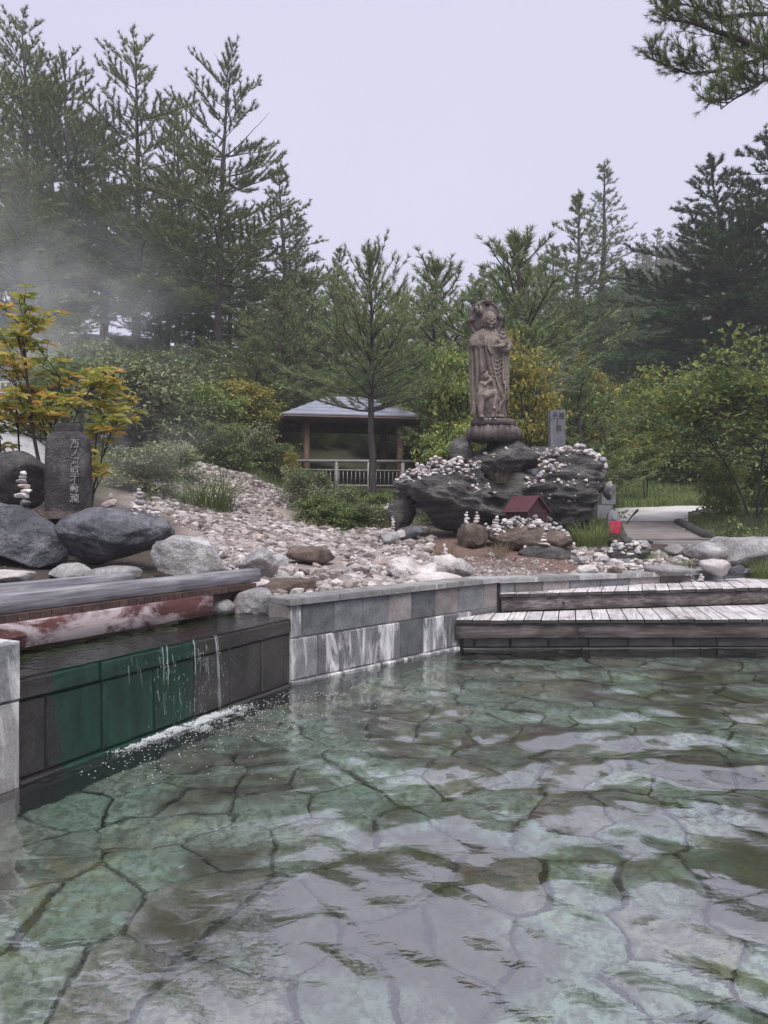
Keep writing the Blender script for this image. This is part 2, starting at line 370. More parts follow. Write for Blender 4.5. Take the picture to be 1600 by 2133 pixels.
M['leaf_dark'] = leaf_mat('dark_green_leaves', [(0.1, (0.039, 0.085, 0.037)), (0.5, (0.079, 0.151, 0.056)), (0.9, (0.150, 0.237, 0.081))], 0.2, 0.5, 0.6, 0.5)
M['leaf_mid'] = leaf_mat('mid_green_leaves', [(0.1, (0.090, 0.138, 0.053)), (0.5, (0.170, 0.231, 0.078)), (0.85, (0.300, 0.341, 0.117)), (1.0, (0.478, 0.442, 0.156))], 0.25, 0.5, 0.9, 0.5)
M['leaf_grey'] = leaf_mat('dull_grey_green_leaves', [(0.1, (0.127, 0.156, 0.083)), (0.5, (0.221, 0.250, 0.130)), (0.9, (0.379, 0.384, 0.215))], 0.2, 0.6, 0.9, 0.5)
M['leaf_yellow'] = leaf_mat('turning_yellow_leaves', [(0.12, (0.083, 0.127, 0.051)), (0.42, (0.210, 0.231, 0.072)), (0.7, (0.442, 0.374, 0.079)), (0.95, (0.685, 0.396, 0.086))], 0.35, 0.5, 1.1, 0.5)
M['leaf_yellowgreen'] = leaf_mat('yellow_green_leaves', [(0.1, (0.096, 0.161, 0.065)), (0.5, (0.200, 0.274, 0.089)), (0.75, (0.417, 0.433, 0.112)), (0.95, (0.834, 0.594, 0.112))], 0.35, 0.5, 1.3, 0.5)
M['leaf_azalea'] = leaf_mat('autumn_azalea_leaves', [(0.10, (0.20, 0.30, 0.07)), (0.36, (0.42, 0.46, 0.10)), (0.66, (0.66, 0.56, 0.13)), (0.88, (0.80, 0.46, 0.14)), (1.0, (0.74, 0.18, 0.09))], 0.45, 0.4, 3.0, 0.75)
M['grass'] = leaf_mat('long_grass_blades', [(0.1, (0.090, 0.138, 0.048)), (0.5, (0.156, 0.210, 0.072)), (0.85, (0.264, 0.288, 0.120)), (1.0, (0.432, 0.372, 0.204))], 0.3, 0.55, 1.0, 0.55)
M['dry_grass'] = leaf_mat('dry_grass_blades', [(0.1, (0.12, 0.11, 0.06)), (0.5, (0.24, 0.20, 0.12)), (0.9, (0.40, 0.33, 0.22))], 0.2, 0.7, 1.0, 0.6)
def bark(name, d, l, sc=14):
    m, nt, b, P, g, o = new_mat(name)
    n = noise(nt, mapping(nt, P, (1, 1, 0.25)), sc, 5, 0.65)
    nt.links.new(ramp(nt, [(0.35, d), (0.65, l)], n).outputs[0], b.inputs['Base Color']); b.inputs['Roughness'].default_value = 0.9
    bump(nt, b, n, 0.8, 0.03); return m
M['bark'] = bark('grey_brown_bark', (0.028, 0.024, 0.023), (0.085, 0.072, 0.068))
M['bark_red'] = bark('red_pine_bark', (0.065, 0.036, 0.028), (0.17, 0.10, 0.08))
M['twig'] = bark('dark_twig_bark', (0.03, 0.022, 0.02), (0.075, 0.055, 0.05), 30)
M['twig_pale'] = bark('pale_bare_twig', (0.16, 0.15, 0.13), (0.34, 0.32, 0.29), 30)

# ------------------------------------------------------------------ ground
W0 = np.array([-1.515, 2.93]); W1 = np.array([-0.617, 4.68]); W2 = np.array([0.627, 5.985]); W3 = np.array([1.02, 6.36]); W4 = np.array([5.2, 8.62])
WM = np.array([-3.02, 0.0])
POOL = np.array([WM + (-1.0, -1.9), WM, W0, W1, W2, W3, W4, (5.2, -1.9)])
CTRL = [(-1.25, 5.6, .56), (-2.6, 5.2, .62), (-3.6, 3.6, .62), (0.1, 6.1, .50), (1.0, 6.9, .48), (2.6, 7.8, .47), (4.5, 8.9, .45), (7, 7, .5),
        (-5, 2, .65), (-5, -4, .65), (8, -4, .5), (0, -5, .5), (7, 2, .5)]
CTRL = [np.array(c) for c in CTRL]
for c in [(130,1183,6.0),(145,1068,7.3),(40,1060,7.6),(60,1000,10),(30,900,16),(300,1180,6.3),(400,1133,8.5),(500,1150,8.3),(500,1075,12),(380,1075,12),(500,985,17),
          (300,1005,14.5),(640,1105,13.5),(700,1145,9.5),(620,1030,18.3),(720,1062,18.3),(800,1060,18),(750,1000,23),(850,1155,9),(900,1125,9.7),(1000,1155,8.8),(1000,1105,10.4),
          (1200,1160,8.9),(1280,1128,9.9),(1350,1155,9.0),(1400,1136,10.2),(1400,1122,10.9),(1390,1092,13.2),(1350,1064,17),(1500,1132,9.6),(1580,1072,12.5),(1460,1062,17),(1300,1045,20),
          (1550,1045,20),(1400,1015,26),(455,815,30),(370,825,28),(290,790,30),(155,800,26),(30,830,22),(200,745,32),(550,900,26),(650,860,36),(100,690,45),(300,700,45),(300,760,75),
          (620,800,50),(620,850,85),(900,860,45),(1300,955,40),(1500,910,40),(1300,760,80),(1500,700,80),(1370,600,130),(1600,560,130),(1100,800,90),(870,830,110),(1750,800,60),
          (-250,700,50),(-200,900,18),(-200,1000,10),(1150,985,26),(1000,960,30),(850,980,24),(-600,720,90),(2000,680,110),
          (300,830,140),(700,870,150),(1000,850,190),(1400,690,230),(1700,640,230),(-400,830,150),(1000,880,260),(0,860,250),(1500,720,320),(-1500,800,60),(3000,800,60)]:
    CTRL.append(at(*c))
CTRL = np.array(CTRL)
def _rbf_fit(C):
    n = len(C); D = np.linalg.norm(C[:, None, :2] - C[None, :, :2], axis=2)
    A = np.zeros((n + 3, n + 3)); A[:n, :n] = D + np.eye(n) * -0.02; A[:n, n] = 1; A[:n, n+1:] = C[:, :2]; A[n, :n] = 1; A[n+1:, :n] = C[:, :2].T
    return np.linalg.solve(A, np.concatenate([C[:, 2], np.zeros(3)]))
_w = _rbf_fit(CTRL)
def ground(x, y, rough=True):
    x = np.atleast_1d(np.asarray(x, float)); y = np.atleast_1d(np.asarray(y, float)); z = np.empty(len(x)); n = len(CTRL)
    for k in range(0, len(x), 20000):
        xx, yy = x[k:k+20000], y[k:k+20000]
        D = np.hypot(xx[:, None] - CTRL[None, :, 0], yy[:, None] - CTRL[None, :, 1])
        z[k:k+20000] = D @ _w[:n] + _w[n] + _w[n+1] * xx + _w[n+2] * yy
    if rough:
        amp = np.clip((y - 9) / 25, 0, 1)
        z = z + amp * 0.35 * fbm(np.column_stack([x * .35, y * .35, 0 * x]), 3) + 0.05 * fbm(np.column_stack([x * 1.5, y * 1.5, 0 * x + 4]), 4)
    return z
def gz(x, y): return float(ground([x], [y])[0])

def seg_dist(P, a, b):
    d = b - a; t = np.clip(((P - a) @ d) / (d @ d), 0, 1); return np.linalg.norm(P - a - t[:, None] * d, axis=1)
def in_poly(P, poly):
    r = np.zeros(len(P), bool); n = len(poly)
    for i in range(n):
        a, b = poly[i], poly[(i + 1) % n]
        c = ((a[1] > P[:, 1]) != (b[1] > P[:, 1])) & (P[:, 0] < (b[0] - a[0]) * (P[:, 1] - a[1]) / (b[1] - a[1] + 1e-12) + a[0])
        r ^= c
    return r
def poly_sd(P, poly):
    d = np.min([seg_dist(P, poly[i], poly[(i + 1) % len(poly)]) for i in range(len(poly))], axis=0)
    return np.where(in_poly(P, poly), -d, d)

def axis(lo, a, b, hi, step, g=1.12):
    xs = list(np.arange(a, b + 1e-6, step)); s = step
    while xs[-1] < hi: s *= g; xs.append(xs[-1] + s)
    s = step; left = [a]
    while left[-1] > lo: s *= g; left.append(left[-1] - s)
    return np.array(left[:0:-1] + xs)
gx = axis(-170, -5, 5.5, 170, 0.11, 1.07); gy = axis(-25, 2.0, 12, 260, 0.11, 1.045)
X, Y = np.meshgrid(gx, gy, indexing='ij'); P2 = np.column_stack([X.ravel(), Y.ravel()])
sdp = poly_sd(P2, POOL)
Z = ground(P2[:, 0], P2[:, 1])
# the overflow channel behind the weir lies low and under water
nW = np.array([-0.89, 0.456]); dW = (W1 - W0) / np.linalg.norm(W1 - W0)
def weir_uv(P): q = P - W0; return q @ dW, q @ nW      # along the weir, back from its face
wu, wv = weir_uv(P2)
chan = (wu > -0.3) & (wu < 2.05) & (wv > -0.1) & (wv < 1.15)
Z = np.where(chan, np.minimum(Z, 0.30), Z)
Z = np.where(sdp < 0.13, -1.2, Z)
Z = np.where(sdp < -0.4, -1.2, Z)
def sstep(a, b, x): t = np.clip((x - a) / (b - a), 0, 1); return t * t * (3 - 2 * t)
x, y = P2[:, 0], P2[:, 1]; r = x / np.maximum(y, .5) * F + 800
nz = fbm(np.column_stack([x * .8, y * .8, 0 * x]), 4); nz2 = fbm(np.column_stack([x * 3, y * 3, 0 * x + 9]), 3)
soil = np.array([0.060, 0.045, 0.036]); litter = np.array([0.075, 0.075, 0.042]); gravel = np.array([0.33, 0.275, 0.25]); reddirt = np.array([0.155, 0.098, 0.080]); grassy = np.array([0.10, 0.125, 0.05]); road = np.array([0.36, 0.355, 0.37])
C = np.tile(litter, (len(x), 1)) * (1 + .35 * nz[:, None])
def blend(c, m): 
    global C
    m = np.clip(m, 0, 1)[:, None]; C = C * (1 - m) + c * m
near = 1 - sstep(9.5, 12, y)
blend(soil, near)
gr = sstep(330, 400, r + 40 * nz) * (1 - sstep(600, 650, r + 25 * nz + (y - 13) * 4)) * (1 - sstep(15.5, 19, y + nz))
gr = np.maximum(gr, sstep(180, 300, r) * (1 - sstep(600, 650, r)) * sstep(9, 11, y) * (1 - sstep(13.5, 15, y + nz)))
gr = np.maximum(gr, sstep(470, 520, r) * (1 - sstep(850, 930, r + 40 * nz)) * (1 - sstep(9.5, 10.5, y)))
gr = np.maximum(gr, sstep(1180, 1230, r + 20*nz) * (1 - sstep(1480, 1530, r)) * (1 - sstep(8.6, 9.3, y + nz)))
gr = np.maximum(gr, sstep(880, 940, r) * (1 - sstep(7.6, 8.2, y + .5 * nz)) * .75)
blend(gravel * 1.0, gr * (0.82 + .25 * nz2))
blend(reddirt, sstep(850, 900, r) * (1 - sstep(1190, 1230, r)) * sstep(7.6, 8.3, y + .4*nz) * (1 - sstep(11, 12, y)))
blend(grassy, sstep(1200, 1260, r) * sstep(16.5, 18.5, y) * (1 - sstep(26, 32, y)))
blend(road, (1 - sstep(60, 150, r + 30 * nz)) * sstep(8.3, 9.5, y) * (1 - sstep(20, 22, y)))
blend(np.array([0.05, 0.042, 0.035]), sstep(1440, 1480, r) * sstep(9.3, 10, y) * (1 - sstep(15, 16.5, y)))
m, nt, b, P, g, o = new_mat('ground_earth')
at_ = nt.nodes.new('ShaderNodeVertexColor'); at_.layer_name = 'Col'
n1 = noise(nt, P, 9, 6, 0.7); n2 = noise(nt, P, 45, 3, 0.7)
k = math_(nt, 'ADD', math_(nt, 'MULTIPLY', n1, 0.9), math_(nt, 'MULTIPLY', n2, 0.9))
mul = ramp(nt, [(0.6, (0.45, 0.45, 0.45)), (0.9, (1, 1, 1)), (1.0, (1.3, 1.27, 1.25))], k).outputs[0]
nt.links.new(mixc(nt, 1.0, at_.outputs[0], mul, 'MULTIPLY'), b.inputs['Base Color']); b.inputs['Roughness'].default_value = 0.95
bump(nt, b, k, 0.8, 0.03)
nx, ny = len(gx), len(gy)
ii, jj = np.meshgrid(np.arange(nx - 1), np.arange(ny - 1), indexing='ij'); a0 = (ii * ny + jj).ravel()
quads = np.column_stack([a0, a0 + ny, a0 + ny + 1, a0 + 1])
gob = link('ground', mesh_np('ground', np.column_stack([x, y, Z]), [quads], m, True, C)); gob['kind'] = 'structure'
gob['label'] = 'bare earth, gravel and leaf litter rising to wooded hills'

# ------------------------------------------------------------------ pool floor with crazy paving
FZ = -0.40
fb = MB(); fb.prism(POOL + 0, FZ - 0.3, FZ)
m, nt, b, P, g, o = new_mat('dark_silty_joint')
nt.links.new(ramp(nt, [(0.35, (0.022, 0.020, 0.014)), (0.65, (0.07, 0.066, 0.045))], noise(nt, P, 5, 5)).outputs[0], b.inputs['Base Color']); b.inputs['Roughness'].default_value = 0.9
pf = fb.build('pool_floor', m, None, False); pf['kind'] = 'structure'; pf['label'] = 'pool floor of irregular green stone flags'
def flag_mat():
    m, nt, b, P, g, o = new_mat('green_flagstone')
    n1 = noise(nt, P, 24, 6, 0.75); n2 = noise(nt, P, 0.85, 5, 0.62, 0.6); n3 = noise(nt, P, 5.5, 5, 0.65, 0.4); r = objrand(nt)
    c = ramp(nt, [(0.0, (0.309, 0.412, 0.343)), (0.35, (0.389, 0.480, 0.412)), (0.62, (0.458, 0.526, 0.458)), (0.80, (0.412, 0.423, 0.355)), (0.9, (0.355, 0.309, 0.268)), (1.0, (0.320, 0.275, 0.240))], r).outputs[0]
    c = mixc(nt, ramp(nt, [(0.40, (1.105, 1.105, 1.105)), (0.56, (0, 0, 0))], n1).outputs[0], c, (0.149, 0.166, 0.126))
    # brown sediment drifted over the flags
    f = math_(nt, 'ADD', math_(nt, 'MULTIPLY', n2, 0.72), math_(nt, 'ADD', math_(nt, 'MULTIPLY', n3, 0.20), math_(nt, 'MULTIPLY', n1, 0.10)))
    sed = ramp(nt, [(0.48, (0, 0, 0)), (0.565, (1, 1, 1))], f).outputs[0]
    c = mixc(nt, math_(nt, 'MULTIPLY', sed, 0.9), c, (0.098, 0.077, 0.055))
    ye = ramp(nt, [(0.62, (0, 0, 0)), (0.70, (1, 1, 1))], noise(nt, P, 3.6, 4, 0.6)).outputs[0]
    c = mixc(nt, math_(nt, 'MULTIPLY', ye, 0.45), c, (0.458, 0.480, 0.229))
    nt.links.new(c, b.inputs['Base Color']); b.inputs['Roughness'].default_value = 0.8
    bump(nt, b, n1, 0.4, 0.01); return m
M['flag'] = flag_mat()
sp = 0.305; seeds = []
fr = np.random.default_rng(5)
for i, xx in enumerate(np.arange(-3.2, 4.8, sp)):
    for j, yy in enumerate(np.arange(0.7, 8.4, sp)):
        p = np.array([xx + (0.5 * sp if j % 2 else 0), yy]) + fr.uniform(-.48, .48, 2) * sp
        if fr.uniform() > .10: seeds.append(p)
seeds = np.array(seeds)
def clip(poly, n, d):
    out = []
    for i in range(len(poly)):
        a, b_ = poly[i], poly[(i + 1) % len(poly)]; da, db = a @ n - d, b_ @ n - d
        if da <= 0: out.append(a)
        if (da < 0) != (db < 0) and abs(da - db) > 1e-9: out.append(a + (b_ - a) * da / (da - db))
    return out
sdS = poly_sd(seeds, POOL); nflag = 0
for i, s in enumerate(seeds):
    if sdS[i] > 0.05 or abs(s[0]) > .60 * s[1] + .8 or s[1] < .8: continue
    if s[1] > 6.15: continue
    poly = [s + np.array(q) for q in ((-.42, -.42), (.42, -.42), (.42, .42), (-.42, .42))]
    d2 = np.linalg.norm(seeds - s, axis=1)
    for k in np.argsort(d2)[1:16]:
        nn = (seeds[k] - s) / d2[k]; poly = clip(poly, nn, nn @ s + d2[k] / 2 - fr.uniform(.004, .012))
        if len(poly) < 3: break
    if len(poly) < 3: continue
    poly = np.array(poly)
    # drop tiny edges, wobble the outline a little
    keep = [q for q in range(len(poly)) if np.linalg.norm(poly[q] - poly[q - 1]) > 0.03]; poly = poly[keep]
    if len(poly) < 3: continue
    mid = []
    for q in range(len(poly)):
        a, b_ = poly[q], poly[(q + 1) % len(poly)]; mid += [a, (a + b_) / 2 + fr.normal(0, .006, 2)]
    poly = np.array(mid); cen = poly.mean(0); n = len(poly)
    top = FZ + .025 + fr.uniform(0, .014); tilt = fr.normal(0, .012, 2)
    ring0 = np.column_stack([poly, np.full(n, FZ - .01)]); ring1 = np.column_stack([poly, np.full(n, top - .008)])
    inn = cen + (poly - cen) * .94; ring2 = np.column_stack([inn, top + (inn - cen) @ tilt])
    V = np.vstack([ring0, ring1, ring2]); q = []
    for lv in (0, 1):
        for t in range(n): q.append([lv*n+t, lv*n+(t+1) % n, (lv+1)*n+(t+1) % n, (lv+1)*n+t])
    q.append(list(range(2*n, 3*n)))
    link('flagstone', mesh_np('flagstone', V, [q], M['flag'], False), pf); nflag += 1
print('flags', nflag)

# ------------------------------------------------------------------ water
def water_mat(name, tint, gain=1.0, ior=1.33, bs=0.25, rscale=9.0, base=0.0):
    m = bpy.data.materials.new(name); m.use_nodes = True; nt = m.node_tree; nt.nodes.clear()
    o = nt.nodes.new('ShaderNodeOutputMaterial'); rf = nt.nodes.new('ShaderNodeBsdfRefraction'); gl = nt.nodes.new('ShaderNodeBsdfGlossy')
    rf.inputs['IOR'].default_value = 1.333; rf.inputs['Roughness'].default_value = 0.0; rf.inputs['Color'].default_value = (*tint, 1)
    gl.inputs['Roughness'].default_value = 0.015
    fz = nt.nodes.new('ShaderNodeFresnel'); fz.inputs['IOR'].default_value = ior
    g = nt.nodes.new('ShaderNodeNewGeometry')
    n1 = noise(nt, mapping(nt, g.outputs['Position'], (0.7, 1.25, 1)), rscale, 3, 0.5, 0.8)
    bp = nt.nodes.new('ShaderNodeBump'); bp.inputs['Strength'].default_value = bs; bp.inputs['Distance'].default_value = 0.02
    n5 = noise(nt, mapping(nt, g.outputs['Position'], (0.8, 1.3, 1)), rscale * 4.2, 2, 0.5)
    nt.links.new(math_(nt, 'ADD', n1, math_(nt, 'MULTIPLY', n5, 0.16)), bp.inputs['Height'])
    for s in (rf, gl, fz): nt.links.new(bp.outputs[0], s.inputs['Normal'])
    fac = math_(nt, 'ADD', math_(nt, 'MULTIPLY', fz.outputs[0], gain), math_(nt, 'MULTIPLY', math_(nt, 'SUBTRACT', 1.0, g.outputs['Backfacing']), base), True)
    mx = nt.nodes.new('ShaderNodeMixShader'); nt.links.new(fac, mx.inputs[0]); nt.links.new(rf.outputs[0], mx.inputs[1]); nt.links.new(gl.outputs[0], mx.inputs[2])
    nt.links.new(mx.outputs[0], o.inputs['Surface']); return m
M['water'] = water_mat('clear_green_water', (0.92, 0.98, 0.95), 0.62, 1.33, 0.12, 11.0, 0.36)
wx = np.arange(-3.6, 5.25, 0.03); wy = np.concatenate([np.arange(-1.9, 1.0, 0.2), np.arange(1.0, 4, 0.022), np.arange(4, 8.5, 0.04)])
WX, WY = np.meshgrid(wx, wy, indexing='ij'); xf, yf = WX.ravel(), WY.ravel()
def waves(xf, yf):
    P3 = np.column_stack([xf, yf, 0 * xf])
    wx_ = xf + .22 * fbm(P3 * .9 + 3, 2); wy_ = yf + .30 * fbm(P3 * .7 + 8, 2)
    E = .42 + .58 * sstep(1.75, 2.5, yf) * (1 - .80 * sstep(3.0, 4.4, yf)); E = E * (.22 + .78 * sstep(-.9, .65, xf + .1 * yf - .15)) 
    A = E * (0.45 + 0.75 * sstep(-.25, .45, fbm(P3 * .45 + 21, 2) + .12 * (xf - .4)))
    dist = np.hypot(xf + .75, yf - 3.85)
    z = .0125 * A * np.sin(2 * np.pi * (wy_ * .985 + .17 * wx_) / .52) + .0042 * A * np.sin(2 * np.pi * (wy_ * .93 - .36 * wx_) / .27 + 1.2)
    z += .0016 * np.sin(2 * np.pi * (wy_ * .7 + .71 * wx_) / .15) + .0022 * np.exp(-dist * .8) * np.sin(2 * np.pi * dist / .14)
    z += (.0015 + .0055 * E) * fbm(P3 * np.array([2.0, 3.4, 1]) + 5, 3) + .0010 * fbm(P3 * np.array([7, 12, 1]) + 15, 2)
    return z
zf = waves(xf, yf)
inside = poly_sd(np.column_stack([xf, yf]), POOL) < 0.03
nx2, ny2 = len(wx), len(wy); ii, jj = np.meshgrid(np.arange(nx2 - 1), np.arange(ny2 - 1), indexing='ij'); a0 = (ii * ny2 + jj).ravel()
q = np.column_stack([a0, a0 + ny2, a0 + ny2 + 1, a0 + 1]); q = q[inside[q].any(1)]
used = np.unique(q); rm = -np.ones(len(xf), int); rm[used] = np.arange(len(used))
wob = link('water', mesh_np('water', np.column_stack([xf, yf, zf])[used], [rm[q]], M['water'])); wob['kind'] = 'structure'
wob['label'] = 'clear rippling green pool water reflecting the sky'

# ------------------------------------------------------------------ walls of the pool
def blockmesh(w, h, d, bev=0.010, name='block', rough=0.004, seed=0):
    """block with its face at y=0 looking to -y, x 0..w, z 0..h, chamfered arris and a slightly dressed face"""
    r = np.random.default_rng(seed); nx_, nz_ = 4, 3
    V = [[0, d, 0], [w, d, 0], [w, d, h], [0, d, h], [0, bev, 0], [w, bev, 0], [w, bev, h], [0, bev, h]]
    xs = np.linspace(bev, w - bev, nx_); zs = np.linspace(bev, h - bev, nz_); k = len(V)
    for zz in zs:
        for xx in xs: V.append([xx, r.uniform(-rough, rough), zz])
    f = [[0, 1, 5, 4], [1, 2, 6, 5], [2, 3, 7, 6], [3, 0, 4, 7]]
    for j in range(nz_ - 1):
        for i in range(nx_ - 1): a = k + j * nx_ + i; f.append([a, a + 1, a + 1 + nx_, a + nx_])
    f.append([4, 5] + [k + i for i in range(nx_ - 1, -1, -1)])
    f.append([5, 6] + [k + j * nx_ + nx_ - 1 for j in range(nz_ - 1, -1, -1)])
    f.append([6, 7] + [k + (nz_ - 1) * nx_ + i for i in range(nx_)])
    f.append([7, 4] + [k + j * nx_ for j in range(nz_)])
    return V, f
def wall_course(parent, A, B, z0, z1, cuts, mats, depth=0.16, gap=0.006, seed=0, proud=0.0, name='block'):
    """blocks from A to B (pool side faces to the right of A->B), cuts: distances along"""
    A = np.array(A); B = np.array(B); d = (B - A) / np.linalg.norm(B - A); ang = math.atan2(d[1], d[0])
    for i in range(len(cuts) - 1):
        w_ = cuts[i+1] - cuts[i] - gap
        V, f = blockmesh(w_, z1 - z0 - gap, depth, 0.008, name, 0.004, seed + i)
        mt = mats[i % len(mats)]
        me = mesh_np(name, V, [f], M[mt], False)
        q = A + d * (cuts[i] + gap / 2) + np.array([d[1], -d[0]]) * (proud + random.uniform(-.003, .003))
        link(name, me, parent, (q[0], q[1], z0 + gap / 2), (0, 0, ang))
def backing(parent, A, B, z0, z1, mat, off=0.012, thick=0.2, ext=(0, 0)):
    A = np.array(A); B = np.array(B); d = (B - A) / np.linalg.norm(B - A); nrm = np.array([-d[1], d[0]])
    a, b_ = A - d * ext[0], B + d * ext[1]
    mb = MB(); mb.prism([a + nrm * off, b_ + nrm * off, b_ + nrm * thick, a + nrm * thick], z0, z1); return mb.build('mortar', M[mat], parent, False)
def copings(parent, A, B, z, cuts, mat='coping', w_=0.25, t=0.045, front=0.025, zslope=0.0):
    A = np.array(A); B = np.array(B); L = np.linalg.norm(B - A); d = (B - A) / L; nrm = np.array([-d[1], d[0]])
    for i in range(len(cuts) - 1):
        a, b_ = A + d * (cuts[i] + .002), A + d * (cuts[i+1] - .002)
        za, zb = z + zslope * cuts[i] / L, z + zslope * cuts[i+1] / L; e = random.uniform(-.002, .002)
        p = [a - nrm * front, b_ - nrm * front, b_ + nrm * (w_ - front), a + nrm * (w_ - front)]
        n = 4; c = np.mean(p, 0); inn = [c + (q - c) * np.array([.985, .985]) for q in p]
        V = np.vstack([np.column_stack([p, [za, zb, zb, za]]), np.column_stack([p, np.array([za, zb, zb, za]) + t * .8 + e]), np.column_stack([inn, np.array([za, zb, zb, za]) + t + e])])
        f = [[lv*4+k, lv*4+(k+1) % 4, lv*4+4+(k+1) % 4, lv*4+4+k] for lv in (0, 1) for k in range(4)] + [[8, 9, 10, 11], [3, 2, 1, 0]]
        link('coping_stone', mesh_np('coping_stone', V, [f], M[mat], False), parent)

wallA = thing('stone_wall', 'low grey block wall with lime-streaked lower course between weir and wooden deck', 'wall'); wallA['kind'] = 'thing'
L12 = np.linalg.norm(W2 - W1)
wall_course(wallA, W1, W2, 0.305, 0.528, [0, .10, .385, .67, .94, 1.21, 1.50, L12], ['block_lime', 'block', 'block', 'block', 'block_brown', 'block', 'block_brown'], seed=1)
wall_course(wallA, W1, W2, 0.025, 0.305, [0, .24, .53, .80, 1.08, 1.36, 1.62, L12], ['block_lime'] * 3 + ['block_lime', 'block', 'block_lime', 'block_lime'], seed=20)
wall_course(wallA, W1, W2, -0.06, 0.025, [0, .4, .85, 1.3, L12], ['block_lime'], 0.16, .004, 40, .022)
backing(wallA, W1, W2, -0.5, 0.525, 'mortar')
copings(wallA, W1, W2, 0.528, [-0.02, .42, .86, 1.28, 1.62, L12])
# end face of that wall over the weir
mb = MB(); e0 = W1 + np.array([-0.89, .456]) * .16; mb.prism([W1 + (-.012, .0), e0 + (-.012, 0), e0 + (.14, .13), W1 + (.03, .03)], 0.43, 0.524); 
mb.build('end_block', M['block_brown'], wallA, False)
L23 = np.linalg.norm(W3 - W2)
wall_course(wallA, W2, W3, 0.305, 0.528, [0, .34, L23], ['block', 'block_brown'], seed=60)
wall_course(wallA, W2, W3, 0.20, 0.305, [0, .18, L23], ['block_lime', 'block'], seed=63)
backing(wallA, W2, W3, -0.5, 0.525, 'mortar', ext=(0.02, 0))
copings(wallA, W2, W3, 0.528, [0, .30, L23])

wallB = thing('stone_wall', 'thin strip of brownish block wall and coping behind the upper deck step', 'wall'); wallB['kind'] = 'thing'
L34 = np.linalg.norm(W4 - W3)
wall_course(wallB, W3, W4, 0.40, 0.52, [.03, .19, .52, .85, 1.25, 1.65, 2.1, 2.6, 3.1, 3.6, 4.1, L34], ['block', 'block_brown', 'block_brown', 'block'], seed=70)
backing(wallB, W3, W4, -0.3, 0.47, 'mortar_dark')
copings(wallB, W3, W4, 0.521, [0, .45, .95, 1.45, 1.95, 2.5, 3.0, 3.5, 4.0, 4.4, L34], zslope=-.045)

wallC = thing('stone_wall', 'pale lime-crusted block pier at the near end of the weir', 'wall'); wallC['kind'] = 'thing'
LM = np.linalg.norm(W0 - WM); c0 = LM - 0.34
wall_course(wallC, WM, W0, 0.355, 0.60, [0, .4, .8, 1.2, 1.6, 2.0, 2.4, 2.8, c0, LM], ['block_lime'], seed=81, proud=.03, depth=.22)
wall_course(wallC, WM, W0, -0.02, 0.355, [0, .4, .8, 1.2, 1.6, 2.0, 2.4, 2.8, LM - .30, LM], ['block_pale'], seed=91, proud=.03, depth=.22)
wall_course(wallC, WM, W0, -0.10, -0.02, [0, 1, 2, LM + .5], ['block_dark'], seed=95, proud=.045, depth=.22)
backing(wallC, WM, W0, -0.5, 0.595, 'mortar')

# ------------------------------------------------------------------ weir
weir = thing('weir', 'dark wet overflow weir wall coated with green algae under wooden boards', 'weir')
LW = np.linalg.norm(W1 - W0)
wall_course(weir, W0, W1, 0.015, 0.345, [0.0, .14, .44, .76, 1.06, 1.36, 1.66, 1.90, LW], ['weir'], .15, .007, 110)
wall_course(weir, W0, W1, 0.345, 0.434, [0.0, .42, .95, 1.48, LW], ['weir'], .30, .004, 130, .012, 'crest_stone')
wall_course(weir, W0, W1, -0.09, 0.015, [0, .6, 1.2, LW], ['weir'], .15, .004, 140, .02)
backing(weir, W0, W1, -0.5, 0.428, 'mortar_dark', thick=.25)
# channel bed and the film of water running over it
def wp(u, v): return W0 + dW * u + nW * v
mb = MB(); mb.prism([wp(0, .24), wp(LW, .24), wp(LW, 1.3), wp(0, 1.3)], 0.2, 0.415)
m, nt, b, P, g, o = new_mat('algae_channel_bed')
n = noise(nt, mapping(nt, P, (3, 3, 1)), 2.2, 6, 0.7)
nt.links.new(ramp(nt, [(0.40, (0.010, 0.012, 0.008)), (0.52, (0.035, 0.075, 0.015)), (0.62, (0.075, 0.13, 0.03)), (0.72, (0.09, 0.055, 0.02))], n).outputs[0], b.inputs['Base Color']); b.inputs['Roughness'].default_value = 0.5
mb.build('channel_bed', m, weir, False)
M['film'] = water_mat('thin_running_water', (0.93, 0.97, 0.93), 1.6, 1.5, 0.5, 22.0)
us = np.linspace(0.0, LW, 80); vs = np.linspace(-.014, 1.28, 60); U, Vv = np.meshgrid(us, vs, indexing='ij')
PP = W0 + U.ravel()[:, None] * dW + Vv.ravel()[:, None] * nW
zz = 0.4445 + .0022 * fbm(np.column_stack([PP * 9, 0 * PP[:, 0]]), 3)
a0 = (np.arange(79)[:, None] * 60 + np.arange(59)[None]).ravel()
o_ = link('overflow_water', mesh_np('overflow_water', np.column_stack([PP, zz]), [np.column_stack([a0, a0 + 60, a0 + 61, a0 + 1])], M['film'])); o_['kind'] = 'stuff'; o_['label'] = 'thin sheet of water running over the mossy weir crest'

